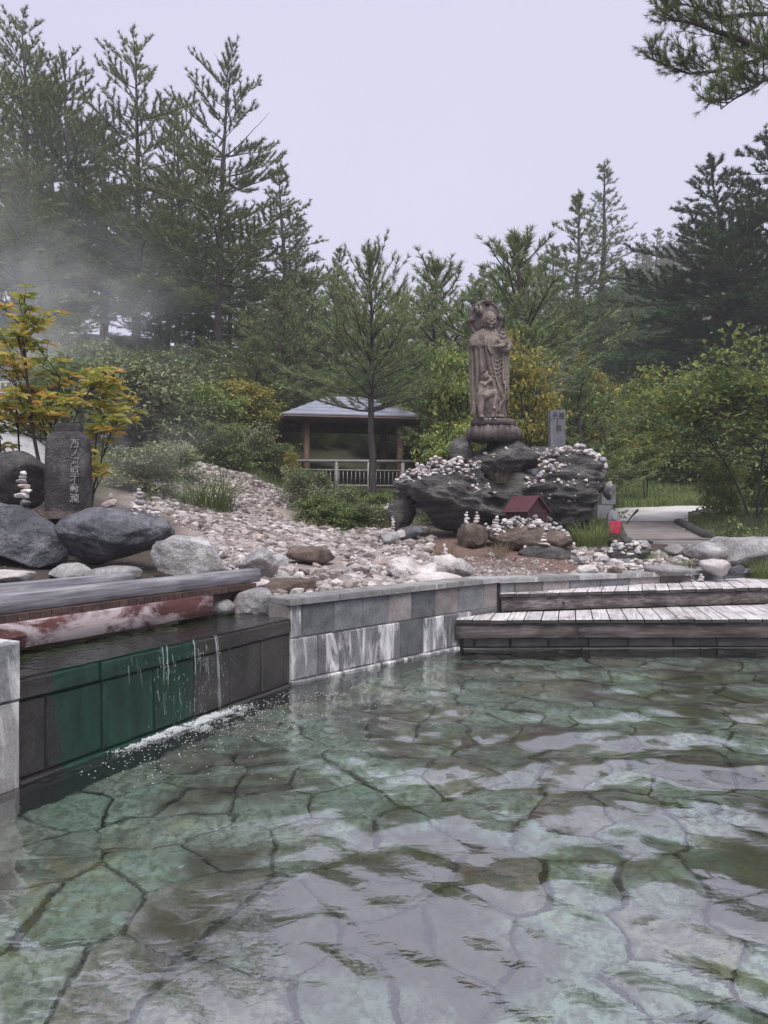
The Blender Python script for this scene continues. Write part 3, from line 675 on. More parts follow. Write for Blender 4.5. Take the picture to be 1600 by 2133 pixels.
# falling strands, drops and foam
m, nt, b, P, g, o = new_mat('white_falling_water')
b.inputs['Base Color'].default_value = (0.85, 0.9, 0.92, 1); b.inputs['Roughness'].default_value = 0.25; b.inputs['Transmission Weight'].default_value = 0.8; b.inputs['IOR'].default_value = 1.33
M['spray'] = m
fall = MB(); fo = MB(); r5 = np.random.default_rng(3)
def strand(u, top, bot, r_):
    n = 7; t = np.linspace(0, 1, n); zz = top + (bot - top) * t ** 1.3
    z_f = (.445 - zz).clip(0); out = .016 + .055 * np.sqrt(z_f) + r5.normal(0, .0008, n); du = r5.normal(0, .006); p = [wp(u + du * q_, -o2) for q_, o2 in zip(t, out)]
    fall.tube(np.column_stack([p, zz]), r_ * np.array([.6, 1.2, .7, 1.1, .6, .9, .4]) * r5.uniform(.6, 1.3), 5)
for _ in range(50):
    u = r5.choice([.62, .76, .80, .86, 1.00, 1.07, 1.12, 1.17, 1.22]) + r5.normal(0, .03)
    zt = r5.uniform(.12, .44); strand(u, zt, max(.0, zt - r5.uniform(.015, .09)), r5.uniform(.0006, .0017))
for u in (1.205, 1.215, 1.20): strand(u, .445, 0.0, .0026)
for u in (.80, .83, 1.03): strand(u, .445, .25, .003)
for _ in range(120):
    u = np.clip(r5.normal(1.0, .18), .3, 1.4); p = wp(u, -(.03 + abs(r5.normal(0, .035))))
    fall.ell((p[0], p[1], r5.uniform(0, .40)), (.0016, .0016, r5.uniform(.003, .010)), None, 1)
ow = fall.build('falling_water', M['spray']); ow['kind'] = 'stuff'; ow['label'] = 'thin strands of water falling from the weir into the pool'
m, nt, b, P, g, o = new_mat('white_foam'); b.inputs['Base Color'].default_value = (0.80, 0.83, 0.84, 1); b.inputs['Roughness'].default_value = 0.3; b.inputs['Transmission Weight'].default_value = 0.35
for _ in range(11000):
    u = np.clip(r5.normal(r5.choice([.70, .86, .97, 1.06, 1.13, 1.19, 1.22]), .10), .2, 1.5); d_ = abs(r5.gamma(2.0, .016 + .026 * (u > .9))) + .018 + .02 * vnoise(np.array([[u * 9, 3.3, 0]]))[0]
    if r5.uniform() > .12 + .88 * (vnoise(np.array([[u * 26, d_ * 42, 0]]))[0] > .08): continue
    p = wp(u, -d_); k_ = r5.uniform(.0007, .0030) * (1.2 if d_ < .10 else .55)
    fo.ell((p[0], p[1], k_ * .2 + .001 + (r5.uniform(0, .012) if d_ < .1 else 0)), (k_ * 1.2, k_ * 1.2, k_), None, 1)
for _ in range(500):
    u = r5.uniform(.2, 1.9); d_ = r5.gamma(2.0, .11) + .05; p = wp(u, -d_); k_ = r5.uniform(.001, .003)
    fo.ell((p[0], p[1], float(waves(np.array([p[0]]), np.array([p[1]]))[0])), (k_ * 1.6, k_ * 1.6, k_ * .7), None, 1)
of = fo.build('foam', m); of['kind'] = 'stuff'; of['label'] = 'white foam and bubbles where the weir water lands'

# ------------------------------------------------------------------ timber boards above the weir
def beam_between(mb, a, b_, z0, z1, thick, jag=0):
    d = (b_ - a) / np.linalg.norm(b_ - a); nn = np.array([-d[1], d[0]])
    n = 14; t = np.linspace(0, 1, n); ring = []
    for k_ in t:
        c = a + (b_ - a) * k_; jz = random.uniform(-.004, .004) if jag else 0; bv = .008
        pts = [(0, z0 + bv + jz), (bv, z0 + jz), (thick - bv, z0), (thick, z0 + bv), (thick, z1 - bv), (thick - bv, z1), (bv, z1), (0, z1 - bv)]
        ring.append(np.array([[*(c + nn * q), zz] for q, zz in pts]))
    mb.loft(ring)
box = thing('timber_trough', 'grey weathered timber trough with red-stained front board over the weir channel', 'trough')
mb = MB(); beam_between(mb, wp(-0.6, .45), wp(1.735, .45), .466, .600, .055, 1)
mb.build('red_stained_board', M['red_board'], box); 
for i in range(46):
    u = -0.6 + i * 0.0625
    if u > 2.20: break
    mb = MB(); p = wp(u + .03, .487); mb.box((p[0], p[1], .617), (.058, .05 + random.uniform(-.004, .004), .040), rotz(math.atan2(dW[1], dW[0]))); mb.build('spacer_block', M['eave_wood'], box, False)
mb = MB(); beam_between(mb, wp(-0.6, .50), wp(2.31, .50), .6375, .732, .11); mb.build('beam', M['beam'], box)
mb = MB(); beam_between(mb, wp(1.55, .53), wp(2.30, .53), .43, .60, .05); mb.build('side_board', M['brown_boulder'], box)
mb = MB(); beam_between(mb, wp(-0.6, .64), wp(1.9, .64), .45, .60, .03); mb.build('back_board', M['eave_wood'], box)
mb = MB(); beam_between(mb, wp(-0.9, .98), wp(1.555, .98), .60, .735, .09)
tag(mb.build('timber_beam', M['beam']), 'shorter grey timber beam lying behind the trough', 'beam')

# ------------------------------------------------------------------ decks
def deck(obj, A, B, z, back_fn, pdir, spacing=.14, t=.034, start=0.0, over=.02):
    A = np.array(A); B = np.array(B); L = np.linalg.norm(B - A); d = (B - A) / L; pdir = np.array(pdir) / np.linalg.norm(pdir)
    s = start
    while s < L:
        w_ = spacing * random.uniform(.97, 1.03); a = A + d * (s + .004); b_ = A + d * (s + w_ - .004)
        la, lb = back_fn(a, pdir), back_fn(b_, pdir)
        if max(la, lb) > .02:
            la, lb = max(la, .012), max(lb, .012)
            j = random.uniform(-.006, .006); zz = z + random.uniform(-.003, .003)
            p = np.array([a - pdir * (over + j), b_ - pdir * (over + j), b_ + pdir * lb, a + pdir * la]); c = p.mean(0); inn = c + (p - c) * .985
            V = np.vstack([np.column_stack([p, [zz - t] * 4]), np.column_stack([p, [zz - .005] * 4]), np.column_stack([inn, [zz] * 4])])
            f = [[lv*4+k_, lv*4+(k_+1) % 4, lv*4+4+(k_+1) % 4, lv*4+4+k_] for lv in (0, 1) for k_ in range(4)] + [[8, 9, 10, 11], [3, 2, 1, 0]]
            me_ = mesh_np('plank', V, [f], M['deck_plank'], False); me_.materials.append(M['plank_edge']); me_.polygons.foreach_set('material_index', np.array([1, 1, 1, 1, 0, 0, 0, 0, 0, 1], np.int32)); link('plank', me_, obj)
        s += w_
def line_hit(p, d, A, B):
    e = B - A; den = d[0] * e[1] - d[1] * e[0]; q = A - p
    t = (q[0] * e[1] - q[1] * e[0]) / den; u = (q[0] * d[1] - q[1] * d[0]) / den
    return t, u
UA, UB = np.array([1.035, 6.335]), np.array([4.9, 7.22])
lowd = thing('deck_step', 'lower weathered plank deck step just above the water', 'deck')
LA, LB = np.array([.60, 5.905]), np.array([4.7, 5.99])
def back_low(p, d):
    h = [line_hit(p, d, *s) for s in ((W2, W3), (UA, UB))]
    t = [a for a, u in h if a > 0 and -0.02 <= u <= 1.02]
    return (min(t) - .012) if t else 0.02
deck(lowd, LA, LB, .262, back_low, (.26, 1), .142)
for k_, (s0, s1) in enumerate(((0, 1.02), (1.025, 4.09))):
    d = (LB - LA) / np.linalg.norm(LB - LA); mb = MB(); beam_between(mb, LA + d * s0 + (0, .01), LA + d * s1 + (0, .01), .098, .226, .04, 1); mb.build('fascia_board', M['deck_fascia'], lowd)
uppd = thing('deck_step', 'upper weathered plank deck step against the coping wall', 'deck')
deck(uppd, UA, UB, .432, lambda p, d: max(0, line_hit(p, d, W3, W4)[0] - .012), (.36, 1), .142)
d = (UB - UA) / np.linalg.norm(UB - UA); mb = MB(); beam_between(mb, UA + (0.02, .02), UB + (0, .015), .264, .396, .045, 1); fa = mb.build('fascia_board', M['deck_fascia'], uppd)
mb = MB(); q = UA + d * .62; mb.tube([(q[0], q[1] + .006, .33), (q[0], q[1] + .03, .33)], .013, 8); mb.build('bolt_hole', M['carved'], fa)
foot = thing('stone_wall', 'dark wet block footing at the waterline beneath the lower deck', 'wall'); foot['kind'] = 'thing'
FA, FB = np.array([.66, 5.965]), np.array([4.7, 6.03])
wall_course(foot, FA, FB, 0.015, 0.10, [0, .10, .40, .72, 1.06, 1.40, 1.78, 2.15, 2.6, 3.0, 3.5, 4.0], ['block_dark'], .2, .006, 160)
wall_course(foot, FA, FB, -0.42, 0.015, [0, 1, 2, 3, 4.0], ['block_dark'], .2, .004, 180, .02)
backing(foot, FA, FB, -.5, .098, 'mortar_dark')

# ------------------------------------------------------------------ rocks
def rock_np(sub, radii, seed, amp=.16, freq=1.3, cuts=9, cut=(.62, .92), fine=.055, strata=0.0, hard=.88, warp=None):
    r = np.random.default_rng(seed); D = ICO[sub][0]
    P = D * (1 + amp * fbm(D * freq + seed * 3.7, 3))[:, None]
    for _ in range(cuts):
        n = unit(r.normal(size=3)); d = r.uniform(*cut); k = P @ n - d; P = P - n * (np.maximum(k, 0) * hard)[:, None]
    P = P * np.asarray(radii)
    if warp is not None: P = warp(P)
    mr = min(radii)
    P = P + D * (fine * mr * 2.0 * fbm(P * (1.6 / mr) + seed, 4))[:, None]
    if strata:
        q = np.column_stack([P[:, 0] * 1.2, P[:, 1] * 1.2, P[:, 2] * 6 + .9 * fbm(P * 1.5 + seed, 3) + P[:, 0] * 1.1])
        s = fbm(q + seed, 4); s = np.abs(s) ** .7 * np.sign(s)
        hd = unit(P * np.array([1, 1, .15])); P = P + hd * (strata * s)[:, None]
    return P
BVH = {}
def rock(label, px, py, Y, w, h, dep, seed, mat, rot=0.0, tilt=0.0, sub=4, name='boulder', group=None, **kw):
    """w, h: size in photograph pixels, dep: depth in metres"""
    s = Y / F; c = at(px, py, Y)
    P = rock_np(sub, (w * s / 2 * 1.06, dep / 2, h * s / 2 * 1.06), seed, **kw)
    P = P @ roty(tilt).T @ rotz(rot).T
    # keep the visible extent as asked
    ex = P[:, 0].max() - P[:, 0].min(); ez = P[:, 2].max() - P[:, 2].min()
    P[:, 0] = (P[:, 0] - (P[:, 0].max() + P[:, 0].min()) / 2) * (w * s / ex); P[:, 2] = (P[:, 2] - (P[:, 2].max() + P[:, 2].min()) / 2) * (h * s / ez)
    me = mesh_np(name, P, [ICO[sub][1]], M[mat])
    o = link(name, me, None, c); tag(o, label, name.split('_')[-1], group)
    BVH[o.name] = BVHTree.FromPolygons([Vector(v) for v in (P + c)], ICO[sub][1].tolist())
    return o

rock('dark slate-grey boulder at the left edge carrying a tall cairn', 45, 1118, 5.9, 195, 150, .62, 3, 'dark_boulder', .3, .25, 6, cuts=15, cut=(.55, .85), amp=.22, fine=.07)
def egg(P):
    k = P[:, 0] / .5; P = P.copy(); P[:, 2] = P[:, 2] * (1 - .22 * np.clip(k, -1, 1)) + .10 * np.clip(k, -.3, 1) * .5; return P
rock('large smooth egg-shaped dark boulder with small cairns along its top', 243, 1117, 6.0, 243, 124, .58, 8, 'dark_boulder', -.12, .02, 6, cuts=8, cut=(.72, .95), amp=.16, warp=egg, fine=.06)
rock('black boulder behind the leftmost cairn beside the azalea', 25, 1000, 7.0, 140, 125, .6, 12, 'monument', .2, 0, 5, cuts=6)
rock('grey angular boulder touching the beam below the egg-shaped boulder', 398, 1166, 5.75, 165, 104, .50, 17, 'grey_boulder', .2, .25, 6, cuts=16, cut=(.5, .85), amp=.22, fine=.07)
rock('small rounded grey stone half hidden behind the trough under the dark boulder', 152, 1195, 5.5, 96, 46, .30, 22, 'grey_boulder', 0, 0, 4, cuts=4)
rock('low flat grey stone behind the trough under the egg-shaped boulder', 236, 1200, 5.45, 122, 42, .30, 26, 'grey_boulder', 0, 0, 4, cuts=4)
rock('pale wet rock slab at the left edge behind the beam', 20, 1203, 5.3, 80, 34, .5, 29, 'pale_boulder', 0, 0, 4)
rock('grey boulder with pale diagonal stripe at the end of the trough', 538, 1176, 6.0, 88, 74, .34, 31, 'grey_boulder', .5, .4, 5, cuts=15, cut=(.5, .82), amp=.25, fine=.08)
rock('small round grey boulder sitting on the weir end', 464, 1268, 4.86, 52, 40, .16, 35, 'grey_boulder', 0, 0, 4, cuts=4)
rock('larger round grey boulder against the end of the block wall', 532, 1256, 4.98, 96, 66, .28, 38, 'grey_boulder', .3, -.1, 5, cuts=6)
rock('flat reddish rock behind the round boulders', 585, 1224, 5.7, 150, 40, .45, 41, 'brown_boulder', .1, 0, 4)
rock('small flat pinkish rock at the end of the trough', 532, 1217, 5.4, 60, 22, .2, 44, 'pale_boulder', 0, 0, 4)
rock('brown weathered mound of rock in the stream bed with two white stones', 648, 1155, 7.6, 100, 36, .5, 47, 'brown_boulder', .1, 0, 4)
rock('flat whitish rock near the wall in the stream bed', 735, 1210, 6.5, 56, 30, .26, 50, 'pale_boulder', 0, .1, 4)
def saddle(P): P = P.copy(); P[:, 2] -= .10 * np.exp(-((P[:, 0] - .06) / .10) ** 2) * (P[:, 2] > 0); return P
rock('pale saddle-shaped rock with a curled ridge behind the block wall', 858, 1188, 6.75, 108, 62, .36, 53, 'pale_boulder', .1, .15, 5, cuts=5, warp=saddle)
rock('pale pointed rock carrying a small cairn beside the saddle-shaped rock', 925, 1180, 7.0, 76, 54, .34, 57, 'pale_boulder', .2, -.2, 5)
rock('dark grey slab leaning to the lower right by the pointed rock', 960, 1182, 6.95, 56, 40, .2, 61, 'grey_boulder', .3, .6, 4)
rock('low white crusted rock lying along the coping', 910, 1208, 6.5, 150, 34, .3, 64, 'pale_boulder', .1, 0, 4)
# the dark outcrop under the statue
def lobeL(P):
    P = P.copy(); t = np.clip((P[:, 2] + .45) / .9, 0, 1); P[:, 0] = P[:, 0] * (.52 + .55 * t ** .7) + .30 * (1 - t); P[:, 1] = P[:, 1] * (.62 + .42 * t) ; return P
def lobeR(P):
    P = P.copy(); t = np.clip((P[:, 2] + .6) / 1.2, 0, 1); P[:, 0] = P[:, 0] * (.45 + .60 * t ** .8) - .22 * (1 - t); P[:, 1] = P[:, 1] * (.6 + .42 * t); return P
RL = rock('big layered dark rock overhanging to the left under the statue', 945, 1038, 10.2, 256, 150, 1.5, 71, 'layered', 0, .10, 6, 'rock', cuts=9, cut=(.68, .95), amp=.26, fine=.085, strata=.13, warp=lobeL)
RR = rock('big rough dark rock overhanging to the right under the statue', 1172, 1028, 10.2, 205, 192, 1.6, 75, 'layered', 0, -.08, 6, 'rock', cuts=12, amp=.28, fine=.10, strata=.14, warp=lobeR)
RC = rock('dark rock directly beneath the lotus base', 1050, 960, 10.55, 170, 100, 1.1, 79, 'layered', .2, 0, 6, 'rock', cuts=16, cut=(.5, .85), amp=.25, fine=.09, strata=.05)
RB = rock('dark boulder beside the lotus base on its left', 962, 945, 10.6, 56, 70, .5, 83, 'layered', .2, .3, 5, 'rock')
rock('dark core rock in the shade between the two overhanging rocks', 1065, 1050, 10.5, 220, 150, 1.0, 85, 'layered', .1, 0, 5, 'rock', strata=.04)
rock('grey slab leaning against the overhanging rock on its left', 836, 1068, 10.2, 62, 96, .4, 87, 'layered', .1, .35, 5, 'rock')
rock('knobbly grey stone on the right flank of the outcrop', 1268, 1022, 10.0, 26, 40, .25, 88, 'grey_boulder', 0, 0, 4)
RF = rock('brown-stained rock ledge in front of the outcrop heaped with pebbles', 1105, 1122, 9.3, 178, 62, .75, 91, 'brown_boulder', 0, .03, 5, 'rock', strata=.02, cuts=7)
RG = rock('round rusty boulder at the left end of the pebble ledge', 984, 1116, 9.3, 66, 54, .5, 95, 'brown_boulder', 0, 0, 5)
RS = rock('long dark slab lying below the pebble ledge', 1142, 1158, 8.85, 128, 46, .5, 98, 'layered', .1, .12, 5, 'rock', strata=.015)
rock('flat grey stone in the dirt left of the outcrop', 815, 1122, 9.6, 44, 30, .3, 101, 'grey_boulder', 0, 0, 4)
rock('dark stone wedged beside the flat grey stone', 850, 1112, 9.7, 60, 34, .3, 103, 'dark_boulder', 0, -.2, 4)
# right of the outcrop
rock('broad grey granite boulder at the right edge above the deck', 1556, 1150, 8.4, 150, 66, .8, 110, 'grey_boulder', .1, -.1, 5, cuts=10, amp=.2, fine=.07)
rock('smaller rounded grey boulder leaning on the broad granite boulder', 1478, 1152, 8.35, 70, 48, .4, 113, 'grey_boulder', .2, .1, 4)
rock('pale pinkish boulder just behind the coping', 1490, 1183, 7.55, 66, 38, .3, 116, 'pale_boulder', .1, .2, 4)
rock('small dark banded stone beside the pale pinkish boulder', 1532, 1188, 7.6, 38, 24, .15, 119, 'dark_boulder', 0, -.3, 4, 'stone')
rock('long flat grey rock level with the coping', 1392, 1187, 7.4, 100, 24, .3, 122, 'grey_boulder', 0, 0, 4)
rock('dark red stone beside the long flat rock', 1281, 1190, 7.2, 36, 18, .16, 125, 'brown_boulder', 0, 0, 4, 'stone')
rock('yellowish flat stone under a cairn near the coping', 1224, 1188, 7.2, 46, 24, .2, 128, 'pale_boulder', 0, 0, 4, 'stone')
rock('dark rock heaped with stones below the little stone figure', 1308, 1156, 8.8, 90, 44, .5, 131, 'layered', 0, 0, 5, 'rock')
rock('bluish grey stone left of the plank steps', 1336, 1138, 9.5, 48, 26, .3, 134, 'grey_boulder', 0, 0, 4, 'stone')
rock('grey stone on the plank steps, the larger of two', 1405, 1147, 9.2, 44, 26, .22, 137, 'grey_boulder', 0, 0, 4, 'stone')
rock('pointed bluish grey stone beside the larger one on the steps', 1434, 1146, 9.15, 26, 28, .15, 139, 'grey_boulder', 0, 0, 4, 'stone')
rock('grey stone at the right end of the plank steps', 1500, 1128, 9.6, 66, 22, .3, 141, 'grey_boulder', 0, 0, 4, 'stone')
rock('mossy dark stone under the little stone figure', 1277, 1136, 9.7, 40, 40, .35, 144, 'layered', 0, 0, 4, 'stone')

# ------------------------------------------------------------------ stones, cairns and pebble heaps
STONE = []
for i in range(10):
    P = rock_np(2, (1, .8, .66), 300 + i, amp=.3, cuts=11, cut=(.5, .85), fine=.03, hard=.95)
    STONE.append(P)
STONE_ME = {}
def stone_mesh(i, mat):
    if (i, mat) not in STONE_ME: STONE_ME[(i, mat)] = mesh_np('stone', STONE[i], [ICO[2][1]], M[mat], False)
    return STONE_ME[(i, mat)]
LOW = []
for i in range(8):
    D, T = ICO[1]; LOW.append(rock_np(1, (1, .8, .6), 400 + i, amp=.25, cuts=5, cut=(.6, .9), fine=0))
PAL = [stone_mat('white_pebble', (0.34, 0.31, 0.30), (0.50, 0.465, 0.455), (0.66, 0.63, 0.62), 12, .75, .4, .01, .12),
       stone_mat('grey_pebble', (0.17, 0.165, 0.17), (0.29, 0.28, 0.285), (0.44, 0.43, 0.435), 12, .75, .4, .01, .15),
       stone_mat('pinkish_pebble', (0.26, 0.205, 0.19), (0.41, 0.335, 0.31), (0.56, 0.49, 0.465), 12, .75, .4, .01, .15),
       stone_mat('dark_pebble', (0.07, 0.07, 0.075), (0.14, 0.14, 0.15), (0.28, 0.28, 0.29), 12, .7, .4, .01, .15)]
for i, p_ in enumerate(PAL): M['peb%d' % i] = p_
def rpal(r): return 'peb%d' % r.choice(4, p=[.55, .22, .19, .04])
def put_stone(parent, c, size, r, mat=None, flat=1.0, name='stone'):
    o = link(name, stone_mesh(int(r.integers(10)), mat or rpal(r)), parent, tuple(c), (r.normal(0, .12), r.normal(0, .12), r.uniform(0, 6.28)), (size * r.uniform(.85, 1.2), size * r.uniform(.85, 1.15), size * flat * r.uniform(.8, 1.2)))
    return o
def drop(x, y, names=None, zmin=-9):
    """highest surface under a vertical line: chosen rocks, else the ground"""
    best = gz(x, y) if names is None else zmin
    for k, t in BVH.items():
        if names is not None and k not in names: continue
        h = t.ray_cast(Vector((x, y, 8)), Vector((0, 0, -1)))
        if h[0] is not None and h[0].z > best: best = h[0].z
    return best
rc = np.random.default_rng(77)
def cairn(label, px, py, Y, hpx, n, wpx, onrock=True, group='cairns'):
    """stack standing at (px, py) in the photograph, hpx tall, its bottom stone wpx wide"""
    s = Y / F; p = at(px, py, Y); z = p[2]
    if onrock:
        zz = drop(p[0], p[1])
        if abs(zz - z) < .35: z = zz
    t = thing('cairn', label, 'cairn', (p[0], p[1], z), None, group)
    hs = np.linspace(1.2, .8, n) * rc.uniform(.75, 1.25, n); hs = hs / hs.sum() * hpx * s; zc = -.004
    ws = np.linspace(1, .42, n) * wpx * s / 2 * rc.uniform(.85, 1.15, n)
    for k in range(n):
        o = link('stone', stone_mesh(int(rc.integers(10)), rpal(rc)), t, (rc.normal(0, .05) * wpx * s, rc.normal(0, .03) * wpx * s, zc + hs[k] * .5), (rc.normal(0, .06), rc.normal(0, .06), rc.uniform(0, 6.28)), (ws[k] * 1.05, ws[k], hs[k] * .5 / .55))
        zc += hs[k] * .96
    return t
cairn('tall pinkish cairn of seven stones on the dark boulder at the left edge', 50, 1040, 5.9, 78, 7, 40)
cairn('low cairn of three stones at the foot of the dark monument', 155, 1078, 6.35, 30, 3, 44)
cairn('squat cairn of two big stones on top of the egg-shaped boulder', 229, 1058, 6.0, 32, 2, 32)
cairn('five-stone cairn on the right part of the egg-shaped boulder', 291, 1062, 6.05, 48, 5, 32)
cairn('crooked heap of four stones at the right end of the egg-shaped boulder', 318, 1076, 6.0, 28, 3, 30)
cairn('narrow cairn standing on a grey stone left of the outcrop', 818, 1112, 9.6, 36, 6, 15)
cairn('two flat stones stacked on the slab leaning against the outcrop', 808, 1031, 10.2, 14, 2, 15)
cairn('small pointed cairn on the pale pointed rock', 926, 1156, 7.0, 26, 3, 20)
cairn('leftmost of the three little cairns on the rusty boulder', 972, 1092, 9.25, 28, 4, 18)
cairn('little cairn with a tan top stone on the rusty boulder', 993, 1092, 9.3, 28, 4, 22)
cairn('little cairn at the left end of the pebble ledge', 1034, 1090, 9.3, 28, 4, 24)
cairn('slender cairn on the upper right top of the outcrop', 1213, 938, 10.3, 28, 5, 20)
cairn('cairn of broad stones near the coping right of the long slab', 1221, 1180, 7.5, 40, 6, 34)
cairn('cairn with a pale egg-shaped top stone on the gravel by the steps', 1381, 1176, 7.9, 38, 6, 26)
cairn('low stack of flat stones left of the pale pinkish boulder', 1462, 1188, 7.5, 16, 4, 20)
cairn('stack of pale stones on the rock below the little stone figure', 1282, 1150, 8.75, 22, 4, 22)
cairn('stone stack leaning on the heaped rock below the little stone figure', 1318, 1175, 8.0, 24, 3, 22)
cairn('two-tier stack at the right end of the long dark slab', 1196, 1140, 8.8, 26, 3, 20)
cairn('pyramid of white stones on the long dark slab', 1134, 1136, 8.8, 28, 4, 30)
cairn('tiny flat-stone stack between the coping rocks', 1441, 1183, 7.5, 14, 3, 16)

def heap(label, region, Yr, n, size, names, layers=1.6, seed=0, group='heaps of pebbles', zoff=0, mat=None):
    """pebbles dropped on rocks in a pixel region; region = polygon in photograph pixels, placed where rays of the eye meet the rock"""
    r = np.random.default_rng(seed); reg = np.array(region, float); t = thing('pebble_heap', label, 'pebble heap', (0, 0, 0), None, group)
    eye = Vector((0, 0, CH)); k = 0; tries = 0; pts = []
    while k < n and tries < n * 30:
        tries += 1
        p = r.uniform(reg.min(0), reg.max(0))
        if not in_poly(p[None], reg)[0]: continue
        d = Vector(((p[0] - 800) / F, 1, (HZ - p[1]) / F)); best = None
        for nm in names:
            h = BVH[nm].ray_cast(eye, d)
            if h[0] is not None and (best is None or h[3] < best[3]): best = h
        if best is None:
            q = at(p[0], p[1], r.uniform(*Yr)); z = drop(q[0], q[1], names)
            if z < -5: continue
            c = np.array([q[0], q[1], z])
        else:
            c = np.array(best[0]); c[1] += r.uniform(0, .12); z = drop(c[0], c[1], names); 
            if z > -5 and z < c[2] + .18: c[2] = max(z, c[2])
        sz = size * r.uniform(.55, 1.25); near_ = sum(1 for q in pts if np.hypot(*(q[:2] - c[:2])) < sz * 1.2)
        if near_ > layers: continue
        c[2] += sz * .25 + near_ * sz * .45 + zoff; pts.append(c)
        put_stone(t, c, sz, r, mat, .95); k += 1
    if k == 0: print('EMPTY HEAP', label)
    return t
nL, nR, nC, nB = RL.name, RR.name, RC.name, RB.name
heap('white pebbles covering the top of the left overhanging rock', [(824,985),(830,958),(870,945),(915,958),(960,978),(1010,984),(1062,988),(1060,1000),(1000,1003),(950,1000),(905,990),(880,1000),(840,1000)], (9.9, 10.5), 290, .040, [nL, nC], 5, 1)
heap('few white pebbles on the dark rock beneath the lotus base', [(975,925),(1000,925),(1000,940),(1035,945),(1035,955),(975,945)], (10.2, 10.4), 9, .04, [nC, nB], 1, 2)
heap('row of small pinkish pebbles on a ledge of the left overhanging rock', [(935,1035),(1055,1032),(1055,1046),(935,1046)], (9.5, 10.2), 60, .030, [nL, nC], 3, 3)
heap('white pebbles on the upper right slope of the outcrop', [(1115,958),(1140,950),(1180,955),(1190,975),(1150,985),(1120,978)], (9.8, 10.4), 80, .042, [nR, nC], 3, 4)
heap('pebbles and cobbles along the top right edge of the outcrop', [(1160,935),(1200,932),(1250,938),(1250,955),(1160,950)], (9.8, 10.6), 44, .05, [nR], 3, 5)
heap('pebbles scattered on the middle ledge of the right rock', [(1098,1000),(1195,1000),(1260,1000),(1260,1015),(1130,1030),(1098,1030)], (9.5, 10.3), 70, .038, [nR, nC], 3, 6)
heap('pebbles on the low ledge of the right rock behind the little shrine', [(1130,1032),(1205,1032),(1205,1050),(1135,1050)], (9.5, 10.2), 46, .036, [nR], 3, 7)
heap('dense white pebbles heaped on the brown-stained ledge', [(1012,1100),(1015,1088),(1060,1082),(1100,1080),(1150,1088),(1186,1095),(1186,1108),(1100,1106),(1012,1108)], (9.1, 9.5), 170, .040, [RF.name, RG.name], 5, 8)
heap('stones heaped on the rock below the little stone figure', [(1270,1140),(1300,1135),(1345,1140),(1350,1160),(1270,1165)], (8.5, 9.0), 40, .04, [k for k in BVH if BVH[k] and 'rock' in k][-1:], 3, 9)
heap('small pale stones strewn on the egg-shaped boulder', [(255,1062),(335,1062),(345,1078),(300,1076),(255,1072)], (5.9, 6.1), 12, .022, ['boulder.001'], 1, 10)
for i, (px, py, Y, wpx, lab, mt) in enumerate([(1237,940,10.2,32,'round speckled grey cobble on the top right of the outcrop','peb1'),(1259,938,10.2,24,'round white cobble beside the speckled one on the outcrop','peb0'),(1208,950,10.1,36,'greenish grey cobble below the slender cairn','peb1'),
        (1257,1002,9.9,24,'square grey stone on the right ledge of the outcrop','peb1'),(1142,1082,9.6,20,'dark grey oval stone leaning on the little shrine','peb3'),(1055,980,10.1,12,'white upright pebble in the cleft of the outcrop','peb0')]):
    p = at(px, py, Y); z = drop(p[0], p[1], [nR, nC, nL, RF.name]); s = wpx * Y / F / 2
    if z < p[2] - .3: z = p[2] - s * .5
    tag(link('cobble', stone_mesh(i, mt), None, (p[0], p[1], z + s * .55), (0, 0, i), (s, s, s * 1.25)), lab, 'cobble')

# loose stones one can pick out, then the finer gravel
rs = np.random.default_rng(9); nst = 0
def strew(n, xr, yr, size, group, label):
    global nst; k = 0; tries = 0
    while k < n and tries < n * 20:
        tries += 1
        px, Y_ = rs.uniform(*xr), rs.uniform(*yr); x_ = (px - 800) / F * Y_
        if poly_sd(np.array([[x_, Y_]]), POOL)[0] < .32: continue
        u_, v_ = weir_uv(np.array([[x_, Y_]]))
        if -0.8 < u_[0] < 2.35 and v_[0] < 1.2: continue
        z = drop(x_, Y_); 
        if z > gz(x_, Y_) + .12: continue
        s = size * rs.gamma(4, .25); o = put_stone(None, (x_, Y_, z + s * .2), s, rs); tag(o, label, 'stone', group); k += 1; nst += 1
strew(105, (480, 860), (6.0, 9.6), .065, 'loose stones in the stream bed', 'loose pale stone lying in the dry stream bed behind the block wall')
strew(75, (1195, 1480), (7.2, 9.2), .055, 'loose stones right of the outcrop', 'loose stone on the ground between the outcrop and the plank steps')
strew(50, (360, 620), (7.0, 11.5), .06, 'loose stones at the foot of the gravel slope', 'loose pale stone at the foot of the gravel slope')
strew(24, (880, 1200), (7.3, 9.0), .028, 'pebbles on the red dirt', 'small pebble on the red dirt in front of the outcrop')
gv = []; gt = []
